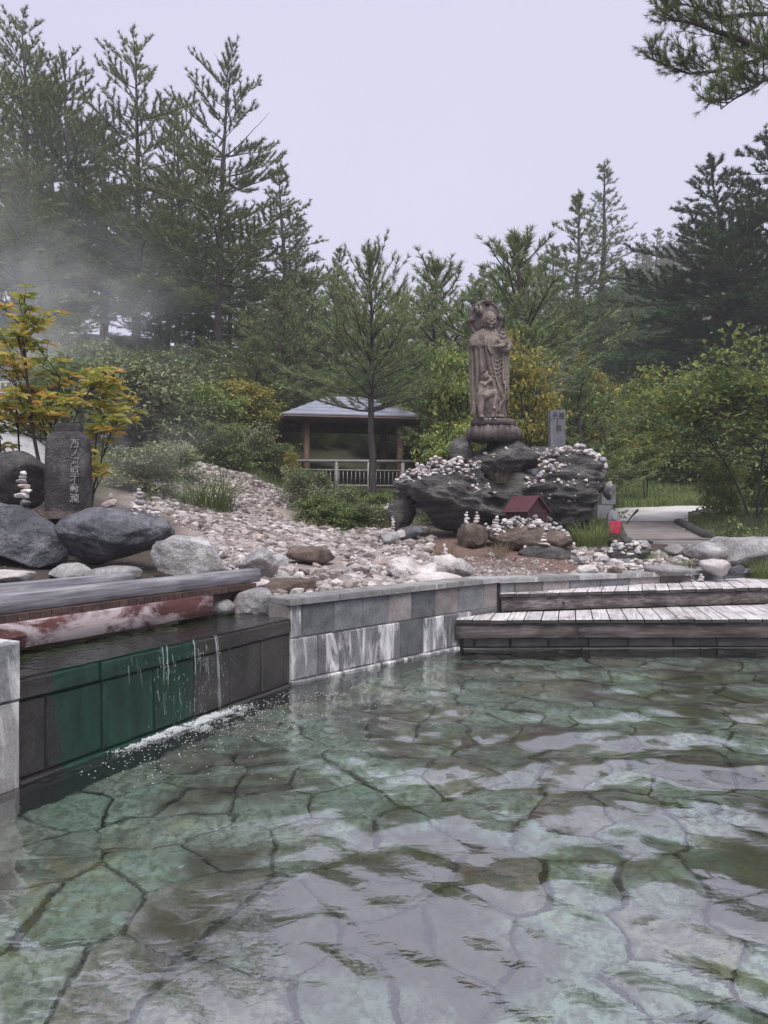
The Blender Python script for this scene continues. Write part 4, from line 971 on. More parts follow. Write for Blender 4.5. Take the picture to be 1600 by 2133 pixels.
def gravel_field(n, xr, yr, smin, smax, name, label, mat, mask=None):
    px = rs.uniform(*xr, n); Yv = rs.uniform(0, 1, n) ** .8 * (yr[1] - yr[0]) + yr[0]; xv = (px - 800) / F * Yv
    ok = poly_sd(np.column_stack([xv, Yv]), POOL) > .26
    u_, v_ = weir_uv(np.column_stack([xv, Yv])); ok &= ~((u_ > -.8) & (u_ < 2.35) & (v_ < 1.15))
    nb_ = fbm(np.column_stack([xv * .9, Yv * .9, 0 * xv]), 3)
    if mask is not None: ok &= mask(px + 70 * nb_, Yv + 1.2 * nb_)
    ok &= rs.uniform(0, 1, n) < .62 + 1.4 * fbm(np.column_stack([xv * 1.3, Yv * 1.3, 0 * xv + 5]), 3)
    xv, Yv = xv[ok], Yv[ok]; zv = ground(xv, Yv); n = len(xv); T = ICO[1][1]; nv = len(ICO[1][0])
    s = rs.uniform(0, 1, n) ** 4.5 * (smax - smin) + smin; a = rs.uniform(0, 6.28, n); ca, sa = np.cos(a), np.sin(a)
    B = np.stack(LOW)[rs.integers(0, 8, n)] * (s[:, None] * rs.uniform(.75, 1.3, (n, 3)))[:, None]
    Vv = np.stack([B[..., 0] * ca[:, None] - B[..., 1] * sa[:, None], B[..., 0] * sa[:, None] + B[..., 1] * ca[:, None], B[..., 2]], -1) + np.column_stack([xv, Yv, zv + s * .15])[:, None]
    Fc = (T[None] + (np.arange(n) * nv)[:, None, None]).reshape(-1, 3)
    o = link(name, mesh_np(name, Vv.reshape(-1, 3), [Fc], mat, False)); o['kind'] = 'stuff'; o['label'] = label; return o
m, nt, b, P, g, o = new_mat('mixed_gravel')
c = ramp(nt, [(0.0, (0.08, 0.066, 0.06)), (0.25, (0.19, 0.16, 0.145)), (0.55, (0.30, 0.262, 0.245)), (0.85, (0.41, 0.375, 0.355)), (1.0, (0.58, 0.55, 0.53))], g.outputs['Random Per Island']).outputs[0]
c = mixc(nt, 1.0, c, ramp(nt, [(0.3, (.62, .60, .6)), (.6, (1, 1, 1))], noise(nt, P, 30, 4)).outputs[0], 'MULTIPLY')
nt.links.new(c, b.inputs['Base Color']); b.inputs['Roughness'].default_value = .9; M['gravel'] = m
gravel_field(34000, (280, 680), (9.5, 18.5), .014, .11, 'gravel', 'pale angular gravel covering the slope', M['gravel'], lambda p, Y: (p + (Y - 13) * 4 < 650) & (p > 330 - (Y > 9.5) * 80 * (Y < 14.5)) & (Y < 18.5 - np.abs(p - 520) * .01))
gravel_field(22000, (430, 900), (5.4, 10.0), .009, .10, 'gravel', 'whitish broken stones filling the dry stream bed', M['gravel'])
gravel_field(5000, (600, 890), (9.6, 12.2), .010, .10, 'gravel', 'stones running up to the shrubs below the pavilion', M['gravel'])
gravel_field(5000, (890, 1220), (6.7, 8.6), .008, .026, 'gravel', 'fine pinkish gravel along the coping in front of the outcrop', M['gravel'], lambda p, Y: rs.uniform(0, 1, len(Y)) > (Y - 6.9) / 1.8)
gravel_field(9000, (1190, 1500), (7.0, 9.4), .010, .07, 'gravel', 'broken pale stones between the coping and the plank steps', M['gravel'])
gravel_field(900, (1395, 1480), (9.8, 14.5), .012, .035, 'gravel', 'strip of pale chippings along the boardwalk edge', M['gravel'], lambda p, Y: np.abs(p - (1475 - (Y - 9.8) * 17)) < 16)
gravel_field(420, (0, 500), (5.6, 7.4), .008, .03, 'gravel', 'scattered chips on the dark soil around the dark boulders', M['gravel'])

# ------------------------------------------------------------------ the stone statue
def remeshed(mb, name, voxel, smooth_it=2, fac=.5):
    o = bpy.data.objects.new('tmp', mb.mesh('tmp', None)); COL.objects.link(o)
    md = o.modifiers.new('r', 'REMESH'); md.mode = 'VOXEL'; md.voxel_size = voxel; md.use_smooth_shade = True
    if smooth_it: ms = o.modifiers.new('s', 'SMOOTH'); ms.factor = fac; ms.iterations = smooth_it
    dg = bpy.context.evaluated_depsgraph_get(); me = bpy.data.meshes.new_from_object(o.evaluated_get(dg)); me.name = name
    bpy.data.objects.remove(o); me.polygons.foreach_set('use_smooth', np.ones(len(me.polygons), bool)); return me
def put(me, name, mat, parent):
    me.materials.clear(); me.materials.append(M[mat]); return link(name, me, parent)
SY = 10.5; US = SY / F
st = thing('jizo_statue', 'tall brown stone statue of a robed standing figure holding a baby before a round halo', 'statue', tuple(at(1018, 876, SY)))
def ring(cx, cy, z, hw, hd, n=48, fold=0.0, k=11, ph=0.0):
    th = np.arange(n) * 2 * np.pi / n; f = 1 + fold * np.sin(k * th + ph) + fold * .6 * np.sin((2 * k - 3) * th + 2 * ph)
    return np.column_stack([cx + hw * np.cos(th) * f, cy + hd * np.sin(th) * f, np.full(n, z)])
b_ = MB()
prof = [(0, 31, 21, 2, .05), (14, 33, 22, 2, .06), (45, 36, 23, 1, .06), (85, 38.5, 24, 0, .055), (120, 40, 25, -1, .045), (148, 40, 25, -1, .03), (166, 36, 22, -1, .015), (178, 27, 17, -1, 0), (186, 14, 11, -1, 0)]
b_.loft([ring(c, 0, z, hw, hd, 64, f, 9, z * .012) for z, hw, hd, c, f in prof])
b_.tube([(-2, -1, 182), (-1, -2, 196)], [10, 9], 12)                                   # neck
# head, ears and face, bent a little forward and towards its left
hc = np.array([0, -6, 208.0]); Rh = rotz(.22) @ rotx(.12)
def hp(v): return hc + Rh @ np.array(v, float)
b_.ell(hc, (15.2, 16, 17.5), Rh, 4); b_.ell(hp((0, -2, -7.5)), (12.6, 12.8, 10.5), Rh, 3)
for sx in (-1, 1):
    b_.ell(hp((14 * sx, 1, -3)), (2.6, 4, 7), Rh, 3); b_.ell(hp((13.5 * sx, 1, -11)), (2.2, 3, 5), Rh, 3)
    b_.ell(hp((5.6 * sx, -14.3, 1.2)), (4.2, 2.0, 1.9), Rh, 3)                          # closed lids
    b_.tube([hp((1.6 * sx, -15.3, 4.0)), hp((5.5 * sx, -15.0, 6.2)), hp((10 * sx, -12.3, 4.6))], [.9, 1.1, .7], 8)   # brows
    b_.ell(hp((6.6 * sx, -12.2, -6)), (4.4, 3.4, 4.6), Rh, 3)
b_.tube([hp((0, -15.6, 4)), hp((0, -17.2, -2.2)), hp((0, -18.0, -4.6))], [1.3, 1.6, 2.5], 8)   # nose
b_.ell(hp((0, -15.8, -9.0)), (3.9, 1.6, 1.0), Rh, 3); b_.ell(hp((0, -15.4, -11.3)), (3.2, 1.6, 1.1), Rh, 3); b_.ell(hp((0, -13.6, -15.5)), (4, 3, 2.8), Rh, 3)
# robe collar, mantle over the shoulders, sleeves
b_.tube([(-11, -9, 188), (-12, -18, 170), (-8, -25, 150), (2, -27, 132)], [2.6, 2.8, 2.8, 2.4], 8)
b_.tube([(11, -9, 188), (15, -17, 172), (19, -21, 156)], [2.8, 2.8, 2.6], 8)
b_.tube([(-11, -6, 188), (-26, -8, 178), (-37, -8, 158), (-40, -9, 146)], [3, 5, 6, 3], 10)
b_.loft([ring(-24, -10, 176, 12, 12, 20), ring(-29, -13, 162, 15, 13, 20), ring(-30, -15, 150, 12, 12, 20), ring(-26, -18, 146, 6, 6, 20)])
b_.tube([(-38, -12, 146), (-28, -24, 152), (-16, -28, 160), (-12, -28, 166)], [2.4, 2.8, 2.6, 1.5], 8)   # hem of the mantle across the forearm
b_.tube([(-33, -10, 160), (-22, -20, 150), (-14, -27, 152)], [10, 8.5, 5.6], 12)        # right forearm
b_.ell((-11.5, -30, 153), (5.8, 4.6, 6.2), None, 3)                                     # fist with four fingers round the staff
for k in range(4): b_.tube([(-15.5, -31, 157 - 2.9 * k), (-11.5, -35.2, 156.6 - 2.9 * k), (-7.4, -32.2, 156.2 - 2.9 * k)], [1.5, 1.7, 1.3], 8)
b_.tube([(-14, -28, 158), (-11, -32, 161.5), (-8, -33, 160.5)], [1.8, 1.8, 1.3], 8)       # thumb
for x0, x1, y0, z1, r0 in ((-36, -33, -12, 30, 4), (-29, -25, -20, 62, 4.2), (-21, -17, -25, 74, 3.6), (-15, -12, -27, 84, 2.6), (31, 33, -16, 62, 4.4), (37, 38, -10, 40, 4), (25, 27, -21, 72, 2.6), (-40, -37, -5, 20, 3.4), (40, 39, -3, 18, 3.4)):
    zt = 148 if x0 < 0 else 152
    b_.tube([(x0, y0, zt), ((x0 + x1) / 2, y0 - 2, (zt + z1) / 2), (x1, y0, z1)], [r0 * .8, r0, r0 * .7], 8)   # hanging sleeve folds
for k in range(6):                                                                        # U-shaped folds down the front
    zc = 134 - 7.6 * k; hw = 12.0 + .5 * k; th = np.linspace(0, 1, 13); xx = 12 - hw + 2 * hw * th; sg = np.sin(np.pi * th) ** .8
    b_.tube(np.column_stack([xx, -21.5 - 4.6 * sg + .10 * np.abs(xx - 12), zc - (7 + 1.1 * k) * sg]), .45 + 1.05 * sg, 7)
b_.tube([(2, -25, 120), (14, -27, 75), (28, -24, 40), (33, -20, 30)], [1.4, 1.9, 2.2, 1.4], 8)
b_.tube([(30, -22, 78), (31, -24, 50), (24, -25, 34), (20, -26, 26)], [1.2, 2, 2, 1], 8)
b_.tube([(10, -24, 60), (20, -26, 34), (16, -26, 14)], [1.2, 1.8, 2.4], 8)
for k in range(6): b_.tube([(6 + 5 * k, -22, 26), (7 + 5 * k, -25, 3)], [.9, 1.7], 7)
b_.ell((20, -26, 4), (7.5, 10, 3.8), rotz(.15), 3); b_.ell((-4, -25, 3.5), (6.5, 8, 3.5), None, 3)     # feet
b_.tube([(-31, -14, 34), (-33, -17, 12), (-28, -18, -4)], [4, 6, 3], 8)                                   # curl of robe by the hem
# left arm bent under the baby
b_.tube([(33, -6, 168), (40, -11, 150), (33, -23, 141), (17, -29, 143)], [9, 10, 7.5, 4.6], 12)
b_.tube([(14, -30, 145), (8, -30, 148)], [4.2, 3], 8)
for k in range(3): b_.tube([(12, -33, 147 - 3 * k), (5, -33, 149 - 3 * k)], [1.6, 1.2], 7)
b_.V = [v * US for v in b_.V]
put(remeshed(b_, 'robed_figure', .0085, 1, .4), 'robed_figure', 'statue', st)
# baby in the crook of the arm
b_ = MB()
b_.ell((26, -31, 156), (9.5, 8, 11), rotz(.3) @ roty(-.5), 3); b_.ell((24, -30, 173), (8.2, 8, 8.4), None, 3)
b_.tube([(22, -34, 150), (11, -39, 160), (5, -38, 152), (3, -37, 147)], [5.6, 5.2, 3.2, 2.4], 10); b_.tube([(27, -35, 148), (15, -38, 146), (6, -37, 145)], [5.2, 4, 2.6], 10)
b_.tube([(30, -33, 166), (23, -39, 163), (16, -39, 168)], [3.8, 3.2, 2.4], 9); b_.ell((2.5, -38, 145), (2.6, 4, 2.2), None, 2)
for sx in (-1, 1): b_.ell((23 + 3.2 * sx, -37.6, 174), (1.6, 1, 1), None, 2)
b_.ell((23, -38.6, 171.5), (1.3, 1.3, 1.5), None, 2); b_.V = [v * US for v in b_.V]
put(remeshed(b_, 'baby', .0085, 1, .4), 'baby', 'statue', st)
# older child clinging at the knee, its back half turned, one knee raised
b_ = MB()
b_.loft([ring(-16, -34, 36, 9, 8, 20), ring(-17, -35, 46, 12.5, 10, 20), ring(-15, -35, 56, 12, 9.5, 20), ring(-13, -34, 66, 13, 9, 20), ring(-12, -33, 74, 9, 7, 20), ring(-12, -33, 78, 5, 5, 20)])
b_.ell((-12, -35, 86), (10, 10, 11), None, 3)
b_.tube([(-20, -35, 42), (-22, -36, 24), (-21, -36, 8), (-20, -36, 1)], [9, 6.8, 4.8, 4.2], 12); b_.ell((-19, -40, 2), (4.6, 7.5, 3), None, 3)
b_.tube([(-12, -38, 44), (2, -44, 50), (9, -45, 52)], [9.5, 7.6, 5.6], 12); b_.tube([(9, -45, 52), (7, -44, 34), (3, -43, 20)], [5.4, 4.8, 3.4], 12); b_.ell((5, -46, 17.5), (4.2, 7, 2.8), rotz(-.3), 3)
b_.tube([(3, -43, 18), (3, -42, 1)], [3, 5], 8)
b_.tube([(-22, -35, 72), (-14, -43, 66), (-2, -43, 76), (-4, -41, 84)], [4.8, 4.6, 4.0, 3.2], 10); b_.tube([(-3, -34, 72), (4, -38, 66), (1, -42, 78)], [4.6, 4.2, 3], 10)
b_.V = [v * US for v in b_.V]
ch = put(remeshed(b_, 'child', .0085, 1, .4), 'child', 'statue', st)
hb = MB(); r = np.random.default_rng(4)
for _ in range(46):
    d = unit(r.normal(size=3)); d[2] = abs(d[2]) * .9 + .05; d = unit(d)
    if d[1] < -.75 and d[2] < .45: continue
    hb.ell(np.array([-12, -35, 87]) + d * 10, (2.6, 2.6, 2.6), None, 1)
hb.V = [v * US for v in hb.V]; hb.build('curly_hair', M['hair'], ch)
hb = MB()
for _ in range(34):
    d = unit(r.normal(size=3)); d[2] = abs(d[2]) + .1; d = unit(d)
    if d[1] < -.7 and d[2] < .5: continue
    hb.ell(np.array([24, -30, 174]) + d * 7.8, (2.1, 2.1, 2.1), None, 1)
hb.V = [v * US for v in hb.V]; hb.build('curly_hair', M['hair'], [c for c in st.children if c.name.startswith('baby')][0])
mb = MB(); mb.tube(np.array([(-16, -31, 182), (-11.5, -33, 150), (-5, -33, 92)]) * US, np.array([1.7, 1.9, 2.1]) * US, 10); mb.build('staff', M['statue'], st)
# halo: disc, rim and jewel ornaments
halo = thing_part = link('halo', None, st)
hcz = 212; mb = MB(); th = np.arange(48) * 2 * np.pi / 48
def disc(hw, hh, y): return np.column_stack([-5 + hw * np.cos(th), np.full(48, y), hcz + hh * np.sin(th)])
mb.loft([disc(29.5, 35, 20), disc(30, 35.5, 14), disc(29.5, 35, 9)]); mb.V = [v * US for v in mb.V]; mb.build('disc', M['statue_dark'], halo)
mb = MB(); mb.V = []; pth = np.vstack([disc(32, 38, 11), disc(32, 38, 11)[:1]])
mb.tube(pth, 3.6, 10, False); mb.V = [v * US for v in mb.V]; mb.build('rim', M['statue_dark'], halo)
for (ox, oz, s_) in ((-1, 251, 1.0), (-20, 243, 1.1), (26, 218, .9), (-35, 212, .9)):
    mb = MB(); mb.ell((ox, 7, oz), (6 * s_, 4, 6.5 * s_), None, 3)
    for a in np.arange(6) * 1.047: mb.ell((ox + 6.5 * s_ * math.cos(a), 8, oz + 6.5 * s_ * math.sin(a)), (2.6 * s_, 2.6, 2.6 * s_), None, 2)
    if oz > 250: mb.tube([(ox, 9, oz + 4), (ox, 9, oz + 9)], [4, .4], 8)
    mb.V = [v * US for v in mb.V]; mb.build('ornament', M['statue_dark'], halo)
mb = MB(); mb.tube([(-26, 5, 240), (-22, 2, 230), (-24, 4, 222)], [3, 4, 1.5], 8); mb.tube([(-16, 5, 240), (-15, 3, 228), (-17, 4, 221)], [3, 4, 1.5], 8); mb.V = [v * US for v in mb.V]; mb.build('flower_spray', M['statue'], halo)
# lotus base
lot = link('lotus_base', None, st)
def octa(r_, z, n=40, sq=.06): 
    t = np.arange(n) * 2 * np.pi / n; rr = r_ * (1 + sq * np.cos(8 * t) * .3); return np.column_stack([9 + rr * np.cos(t), -6 + rr * .72 * np.sin(t), np.full(n, z)])
mb = MB(); mb.loft([octa(42, -14), octa(46, -11), octa(47, -5), octa(46, -2), octa(44, 0)]); mb.V = [v * US for v in mb.V]; mb.build('top_slab', M['statue_dark'], lot)
mb = MB(); mb.loft([octa(40, -46), octa(50, -41), octa(50, -30), octa(44, -16), octa(40, -10)]); mb.V = [v * US for v in mb.V]; mb.build('bowl', M['statue_dark'], lot)
for k in range(22):
    row = k % 2; a = (k // 2) * 2 * np.pi / 11 + row * np.pi / 11 - .2; mb = MB(); rings = []
    for t_ in np.linspace(0, 1, 9):
        z = -42 + 29 * t_ * (1 if row == 0 else .93); wd = 13.5 * (math.sin(math.pi * (.12 + .88 * t_) * .98) ** .75) * (1 - .25 * t_) + .4
        rad = 49 + 5.5 * math.sin(math.pi * t_) - 3 * t_ + (1.5 if row == 0 else -.5)
        c_ = []
        for q in np.linspace(0, 2 * np.pi, 10, endpoint=False):
            la = a + wd * math.cos(q) / 52; rr = rad + 3.2 * math.sin(q) - 1.8 * math.cos(q) ** 2
            c_.append([9 + rr * math.cos(la), -6 + rr * .72 * math.sin(la), z])
        rings.append(np.array(c_))
    mb.loft(rings); mb.V = [v * US for v in mb.V]; mb.build('petal', M['statue_dark'], lot)
t = thing('offerings', 'small pale offerings left at the feet of the statue', 'offerings', tuple(at(1024, 874, SY - .28)))
for k in range(7): put_stone(t, ((k - 3) * .022 + rc.normal(0, .008), rc.normal(0, .02), .012), .020, rc, 'peb0')

# ------------------------------------------------------------------ dark monument stone with its inscription
MY = 6.9; ms = MY / F
mon = thing('monument', 'dark lava stone monument with rounded shoulders and white carved characters beside the azalea', 'monument', tuple(at(143, 1066, MY)))
prof = [(0, 44), (20, 45), (60, 45), (110, 44.5), (140, 43.5), (152, 41), (160, 35), (164, 29), (165, 27.5), (168, 27.2), (178, 26.5), (183, 23), (184, 10)]
n = 72; rings = []
for z, hw in prof:
    t_ = np.arange(n) * 2 * np.pi / n; e = .42
    xx = hw * np.sign(np.cos(t_)) * np.abs(np.cos(t_)) ** e; yy = hw * .62 * np.sign(np.sin(t_)) * np.abs(np.sin(t_)) ** .75
    rings.append(np.column_stack([xx, yy, np.full(n, z)]))
zz = np.concatenate([np.linspace(prof[i][0], prof[i+1][0], 9)[:-1] for i in range(len(prof) - 1)] + [[184]])
hwz = np.interp(zz, [p[0] for p in prof], [p[1] for p in prof]); rings = []
for z, hw in zip(zz, hwz):
    t_ = np.arange(n) * 2 * np.pi / n; xx = hw * np.sign(np.cos(t_)) * np.abs(np.cos(t_)) ** .42; yy = hw * .62 * np.sign(np.sin(t_)) * np.abs(np.sin(t_)) ** .75
    p = np.column_stack([xx, yy, np.full(n, z)]); k_ = fbm(p * .09, 4) * 1.5 - 1.4 * np.maximum(0, fbm(p * .22 + 7, 3) - .25) * 3
    k_ -= 1.6 * np.exp(-((xx - 4) / 2.5) ** 2) * (yy < 0) * (.4 + .6 * np.maximum(0, fbm(p * .15, 2) + .4))
    d = unit(p * np.array([1, 1, 0])); rings.append((p + d * k_[:, None] * (hw > 12)) * ms)
mb = MB(); mb.loft(rings); body = mb.build('stone_shaft', M['monument'], mon)
mb = MB(); mb.box((0, 0, -.03), (.46, .34, .07)); mb.build('footing', M['brown_boulder'], mon, False)
mon.rotation_euler = (0, 0, .10)
def text_part(body_txt, size, mat, parent, loc, rot=(math.pi / 2, 0, 0), ext=.004, space=1.0, sx=1.0, name='inscription', off=0.0):
    c = bpy.data.curves.new('t', 'FONT'); c.body = body_txt; c.size = size; c.extrude = ext; c.space_line = space; c.align_x = 'CENTER'; c.offset = off
    o = bpy.data.objects.new('tmp', c); COL.objects.link(o); dg = bpy.context.evaluated_depsgraph_get()
    me = bpy.data.meshes.new_from_object(o.evaluated_get(dg)); bpy.data.objects.remove(o); bpy.data.curves.remove(c)
    me.materials.clear(); me.materials.append(M[mat]); me.name = name
    return link(name, me, parent, loc, rot, (sx, 1, 1))
text_part('西\nノ\n河\n原\n不\n動\n瀧', .094, 'white_print', mon, (.098, -.131, .615), (math.pi / 2, 0, 0), .006, .92, .95, off=.0008)

# tablet with carved characters behind the outcrop
TY = 13.0; tb = thing('stone_tablet', 'grey upright stone tablet with carved characters among the greenery right of the statue', 'tablet', tuple(at(1160, 918, TY)), (0, 0, .25))
mb = MB(); mb.prism([(-.15, -.05), (.15, -.05), (.15, .05), (-.15, .05)], [-.3] * 4, [.545, .565, .565, .545]); mb.build('slab', M['tablet'], tb, False)
text_part('子 授\n\n 地', .135, 'carved', tb, (.0, -.052, .40), ext=.003, space=.8, sx=.8)
mb = MB(); mb.box((-.02, -.052, .28), (.014, .006, .26)); mb.build('carved_stroke', M['carved'], tb, False)
mb = MB(); q = at(1145, 940, 12.6); mb.prism([(-.36, -.2), (.36, -.2), (.36, .2), (-.36, .2)], -.9, .06); o = mb.build('stone_plinth', M['tablet'], None, False); o.location = tuple(q); tag(o, 'grey stone plinth behind the top of the outcrop, below the tablet', 'plinth')
for lab, px, py, Y, wd, h in (('upper of two grey squared stones behind the little stone figure', 1262, 1030, 11.6, .24, .32), ('lower grey squared stone behind the little stone figure', 1254, 1066, 11.4, .26, .22)):
    mb = MB(); mb.prism([(-wd / 2, -.1), (wd / 2, -.1), (wd / 2, .1), (-wd / 2, .1)], -h / 2, h / 2); o = mb.build('squared_stone', M['tablet'], None, False); o.location = tuple(at(px, py, Y)); o.rotation_euler = (0, 0, .2); tag(o, lab, 'stone')

# ------------------------------------------------------------------ little shrine house on the ledge
HY = 9.55; hs = HY / F; hh = thing('shrine_house', 'little maroon wooden shrine house with gabled roof and white sheet on its right slope', 'shrine', tuple(at(1096, 1098, HY)), (0, 0, .62))
hw, hd, hz_, pk = .185, .19, .235, .41      # half width (gable), half depth, wall height, ridge
mb = MB(); V = [(-hw, -hd, 0), (hw, -hd, 0), (hw, -hd, hz_), (0, -hd, pk - .02), (-hw, -hd, hz_), (-hw, hd, 0), (hw, hd, 0), (hw, hd, hz_), (0, hd, pk - .02), (-hw, hd, hz_)]
mb.V = [np.array(V)]; mb.n = 10; mb.F = [[[0, 1, 2, 3, 4], [9, 8, 7, 6, 5], [0, 5, 6, 1], [1, 6, 7, 2], [5, 0, 4, 9], [2, 7, 8, 3], [3, 8, 9, 4]]]; mb.build('wall', M['house_wall'], hh, False)
for sx in (-1, 1):
    sl = math.atan2(pk - hz_, hw); L = math.hypot(hw, pk - hz_) + .06
    mb = MB(); mb.box((sx * math.cos(sl) * L / 2, 0, pk - math.sin(sl) * L / 2 + .005), (L, 2 * hd + .09, .014), roty(sx * sl)); rf = mb.build('roof_slope', M['house_roof'], hh, False)
    if sx > 0:
        mb = MB(); mb.box((math.cos(sl) * L * .52, -.02, pk - math.sin(sl) * L * .52 + .017), (L * .86, 2 * hd * .8, .006), roty(sl)); sh = mb.build('white_sheet', M['white_panel'], rf, False)
for k in range(4): mb = MB(); mb.box((0, -hd - .006, .05 + .055 * k), (2 * hw - .03, .012, .046)); mb.build('front_board', M['house_wall'], hh, False)
for sx in (-1, 1): mb = MB(); mb.box((sx * (hw - .012), -hd - .009, hz_ / 2), (.024, .02, hz_)); mb.build('corner_post', M['house_roof'], hh, False)
for k in range(3): mb = MB(); mb.box((-hw - .005, -.12 + .12 * k, hz_ / 2), (.012, .10, hz_ - .05)); mb.build('side_board', M['house_wall'], hh, False)
mb = MB(); mb.box((-hw - .008, 0, hz_ - .012), (.02, 2 * hd, .022)); mb.build('eave_rail', M['house_roof'], hh, False)

# ------------------------------------------------------------------ little stone figure with red bib
JY = 9.7; js = JY / F; jz = thing('stone_figure', 'little arched stone figure wearing a bright red bib beside the boardwalk', 'figure', tuple(at(1277, 1126, JY)), (0, 0, .05))
n = 28; t_ = np.linspace(0, np.pi, n); out = [(-12, 6)] + [(-12.2 - 0 * k, k) for k in (20,)] + [(-12.6 * math.cos(a), 46 + 17 * math.sin(a)) for a in t_] + [(12.2, 20), (12, 6)]
out = np.array(out); mb = MB()
def slab(sc_, y): c = out.mean(0); p = c + (out - c) * sc_; return np.column_stack([p[:, 0], np.full(len(p), y), p[:, 1]])
mb.loft([slab(.93, 7), slab(1, 5), slab(1, -4), slab(.93, -6)]); mb.V = [v * js for v in mb.V]; mb.build('arched_slab', M['tablet'], jz)
b_ = MB(); b_.ell((0, -6.5, 44), (5.2, 5, 6.2), None, 3); b_.loft([ring(0, -5.5, 8, 8, 4.5, 16), ring(0, -6, 22, 9, 5, 16), ring(0, -6, 33, 8.5, 5, 16), ring(0, -6, 39, 4, 3.4, 16)])
for sx in (-1, 1): b_.ell((5.2 * sx, -6, 43.5), (1, 1.6, 2.4), None, 2); b_.ell((2 * sx, -11.2, 45), (1.2, .6, .5), None, 2)
b_.ell((0, -11.6, 43.3), (.8, 1, 1.2), None, 2); b_.ell((0, -11, 41), (1.6, .6, .5), None, 2)
b_.V = [v * js for v in b_.V]; put(remeshed(b_, 'carved_figure', .0055, 1), 'carved_figure', 'tablet', jz)
nu, nv = 26, 20; U = np.linspace(-1, 1, nu); Vv = np.linspace(0, 1, nv); g_ = []
for v in Vv:
    for u in U:
        wd = 12.6 - 2.2 * v; fold = 1.0 * math.sin(u * 9 + v * 2) * v + .8 * math.sin(u * 15 + 3 * v) * v ** .7
        g_.append([u * wd + .4 * math.sin(v * 7), -11.6 - 1.4 * (1 - u * u) - fold * .9, 40.5 - v * 27 + 1.6 * u * u * v - .8 * math.sin(u * 5) * v])
g_ = np.array(g_); g2 = g_ + np.array([0, .7, 0]); a0 = (np.arange(nv - 1)[:, None] * nu + np.arange(nu - 1)[None]).ravel(); q1 = np.column_stack([a0, a0 + 1, a0 + nu + 1, a0 + nu]); off = nu * nv
edge = []
ed = list(range(nu)) + [k * nu + nu - 1 for k in range(1, nv)] + list(range(nu * nv - 2, nu * (nv - 1) - 1, -1)) + [k * nu for k in range(nv - 2, 0, -1)]
for i in range(len(ed)): a, c_ = ed[i], ed[(i + 1) % len(ed)]; edge.append([a, a + off, c_ + off, c_])
link('red_bib', mesh_np('red_bib', np.vstack([g_, g2]) * js, [q1, q1[:, ::-1] + off, np.array(edge)], M['bib']), jz)
mb = MB(); mb.loft([ring(0, -2, -9, 11, 9, 24), ring(0, -2, -6, 15, 11, 24, .03, 8), ring(0, -2, 0, 16.5, 12, 24, .05, 8), ring(0, -2, 5, 13, 10, 24)]); mb.V = [v * js for v in mb.V]; mb.build('lotus_foot', M['layered'], jz)

# ------------------------------------------------------------------ boardwalk, steps, path, logs
path_pts = [(1290, 1098, 12.8), (1440, 1098, 12.8), (1450, 1085, 14.2), (1475, 1070, 16.6), (1330, 1064, 17), (1260, 1068, 16)]
gpx = np.linspace(1255, 1490, 30); gpy = np.linspace(12.6, 17.6, 30); GX, GY = np.meshgrid(gpx, gpy, indexing='ij')
xx = (GX.ravel() - 800) / F * GY.ravel(); yy = GY.ravel(); 
edge_r = np.interp(yy, [12.6, 13.5, 15, 16.4, 17.6], [1425, 1425, 1432, 1475, 1490]) + 6 * fbm(np.column_stack([yy * 2, xx, 0 * xx]), 2); ok = GX.ravel() <= edge_r + 8
a0 = (np.arange(29)[:, None] * 30 + np.arange(29)[None]).ravel(); q = np.column_stack([a0, a0 + 30, a0 + 31, a0 + 1]); q = q[ok[q].all(1)]
m, nt, b, P, g, o = new_mat('pale_gravel_path'); n1 = noise(nt, P, 40, 4, .7); n2 = noise(nt, mapping(nt, P, (1, 5, 1)), 1.6, 3)
nt.links.new(ramp(nt, [(.35, (.36, .34, .33)), (.5, (.56, .54, .53)), (.7, (.70, .68, .67))], math_(nt, 'ADD', math_(nt, 'MULTIPLY', n1, .6), math_(nt, 'MULTIPLY', n2, .4))).outputs[0], b.inputs['Base Color']); b.inputs['Roughness'].default_value = .9; bump(nt, b, n1, .6, .02)
po = link('path', mesh_np('path', np.column_stack([xx, yy, ground(xx, yy) + .03]), [q], m)); po['kind'] = 'structure'; po['label'] = 'pale gravel path leading off beyond the boardwalk'
bw = thing('boardwalk', 'brown boardwalk ramp of cross planks rising to the gravel path', 'boardwalk')
Ys = np.arange(10.45, 13.25, .135)
for k, Y_ in enumerate(Ys):
    la = np.interp(Y_, [10.4, 13.2], [1306, 1292]); ra = np.interp(Y_, [10.4, 13.2], [1480, 1408]); xa, xb = (la - 800) / F * Y_, (ra - 800) / F * Y_
    z = at(0, np.interp(Y_, [10.45, 13.2], [1124, 1087]), Y_)[2]; mb = MB(); mb.box(((xa + xb) / 2, Y_, z), (xb - xa + random.uniform(-.03, .03), .128, .04), rotx(.09)); mb.build('plank', M['ramp_wood'], bw, False)
for s_ in (0, 1):
    la = [at([1306, 1480][s_], 1132, 10.45), at([1292, 1408][s_], 1096, 13.2)]; mb = MB(); mb.tube(np.array(la) - np.array([0, 0, .05]), .05, 6); mb.build('stringer', M['eave_wood'], bw)
for k, (py, Y_, l, r_) in enumerate(((1127, 10.2, 1355, 1485), (1134, 9.9, 1385, 1500), (1141, 9.65, 1420, 1540))):
    a, c_ = at(l, py, Y_), at(r_, py - 1, Y_); mb = MB(); mb.box((a + c_) / 2 - np.array([0, 0, .03]), (c_[0] - a[0], .20, .06)); o = mb.build('step_timber', M['rail_wood'], None, False)
    tag(o, ['top timber step below the boardwalk', 'middle timber step below the boardwalk', 'bottom timber step below the boardwalk'][k], 'step', 'timber steps')
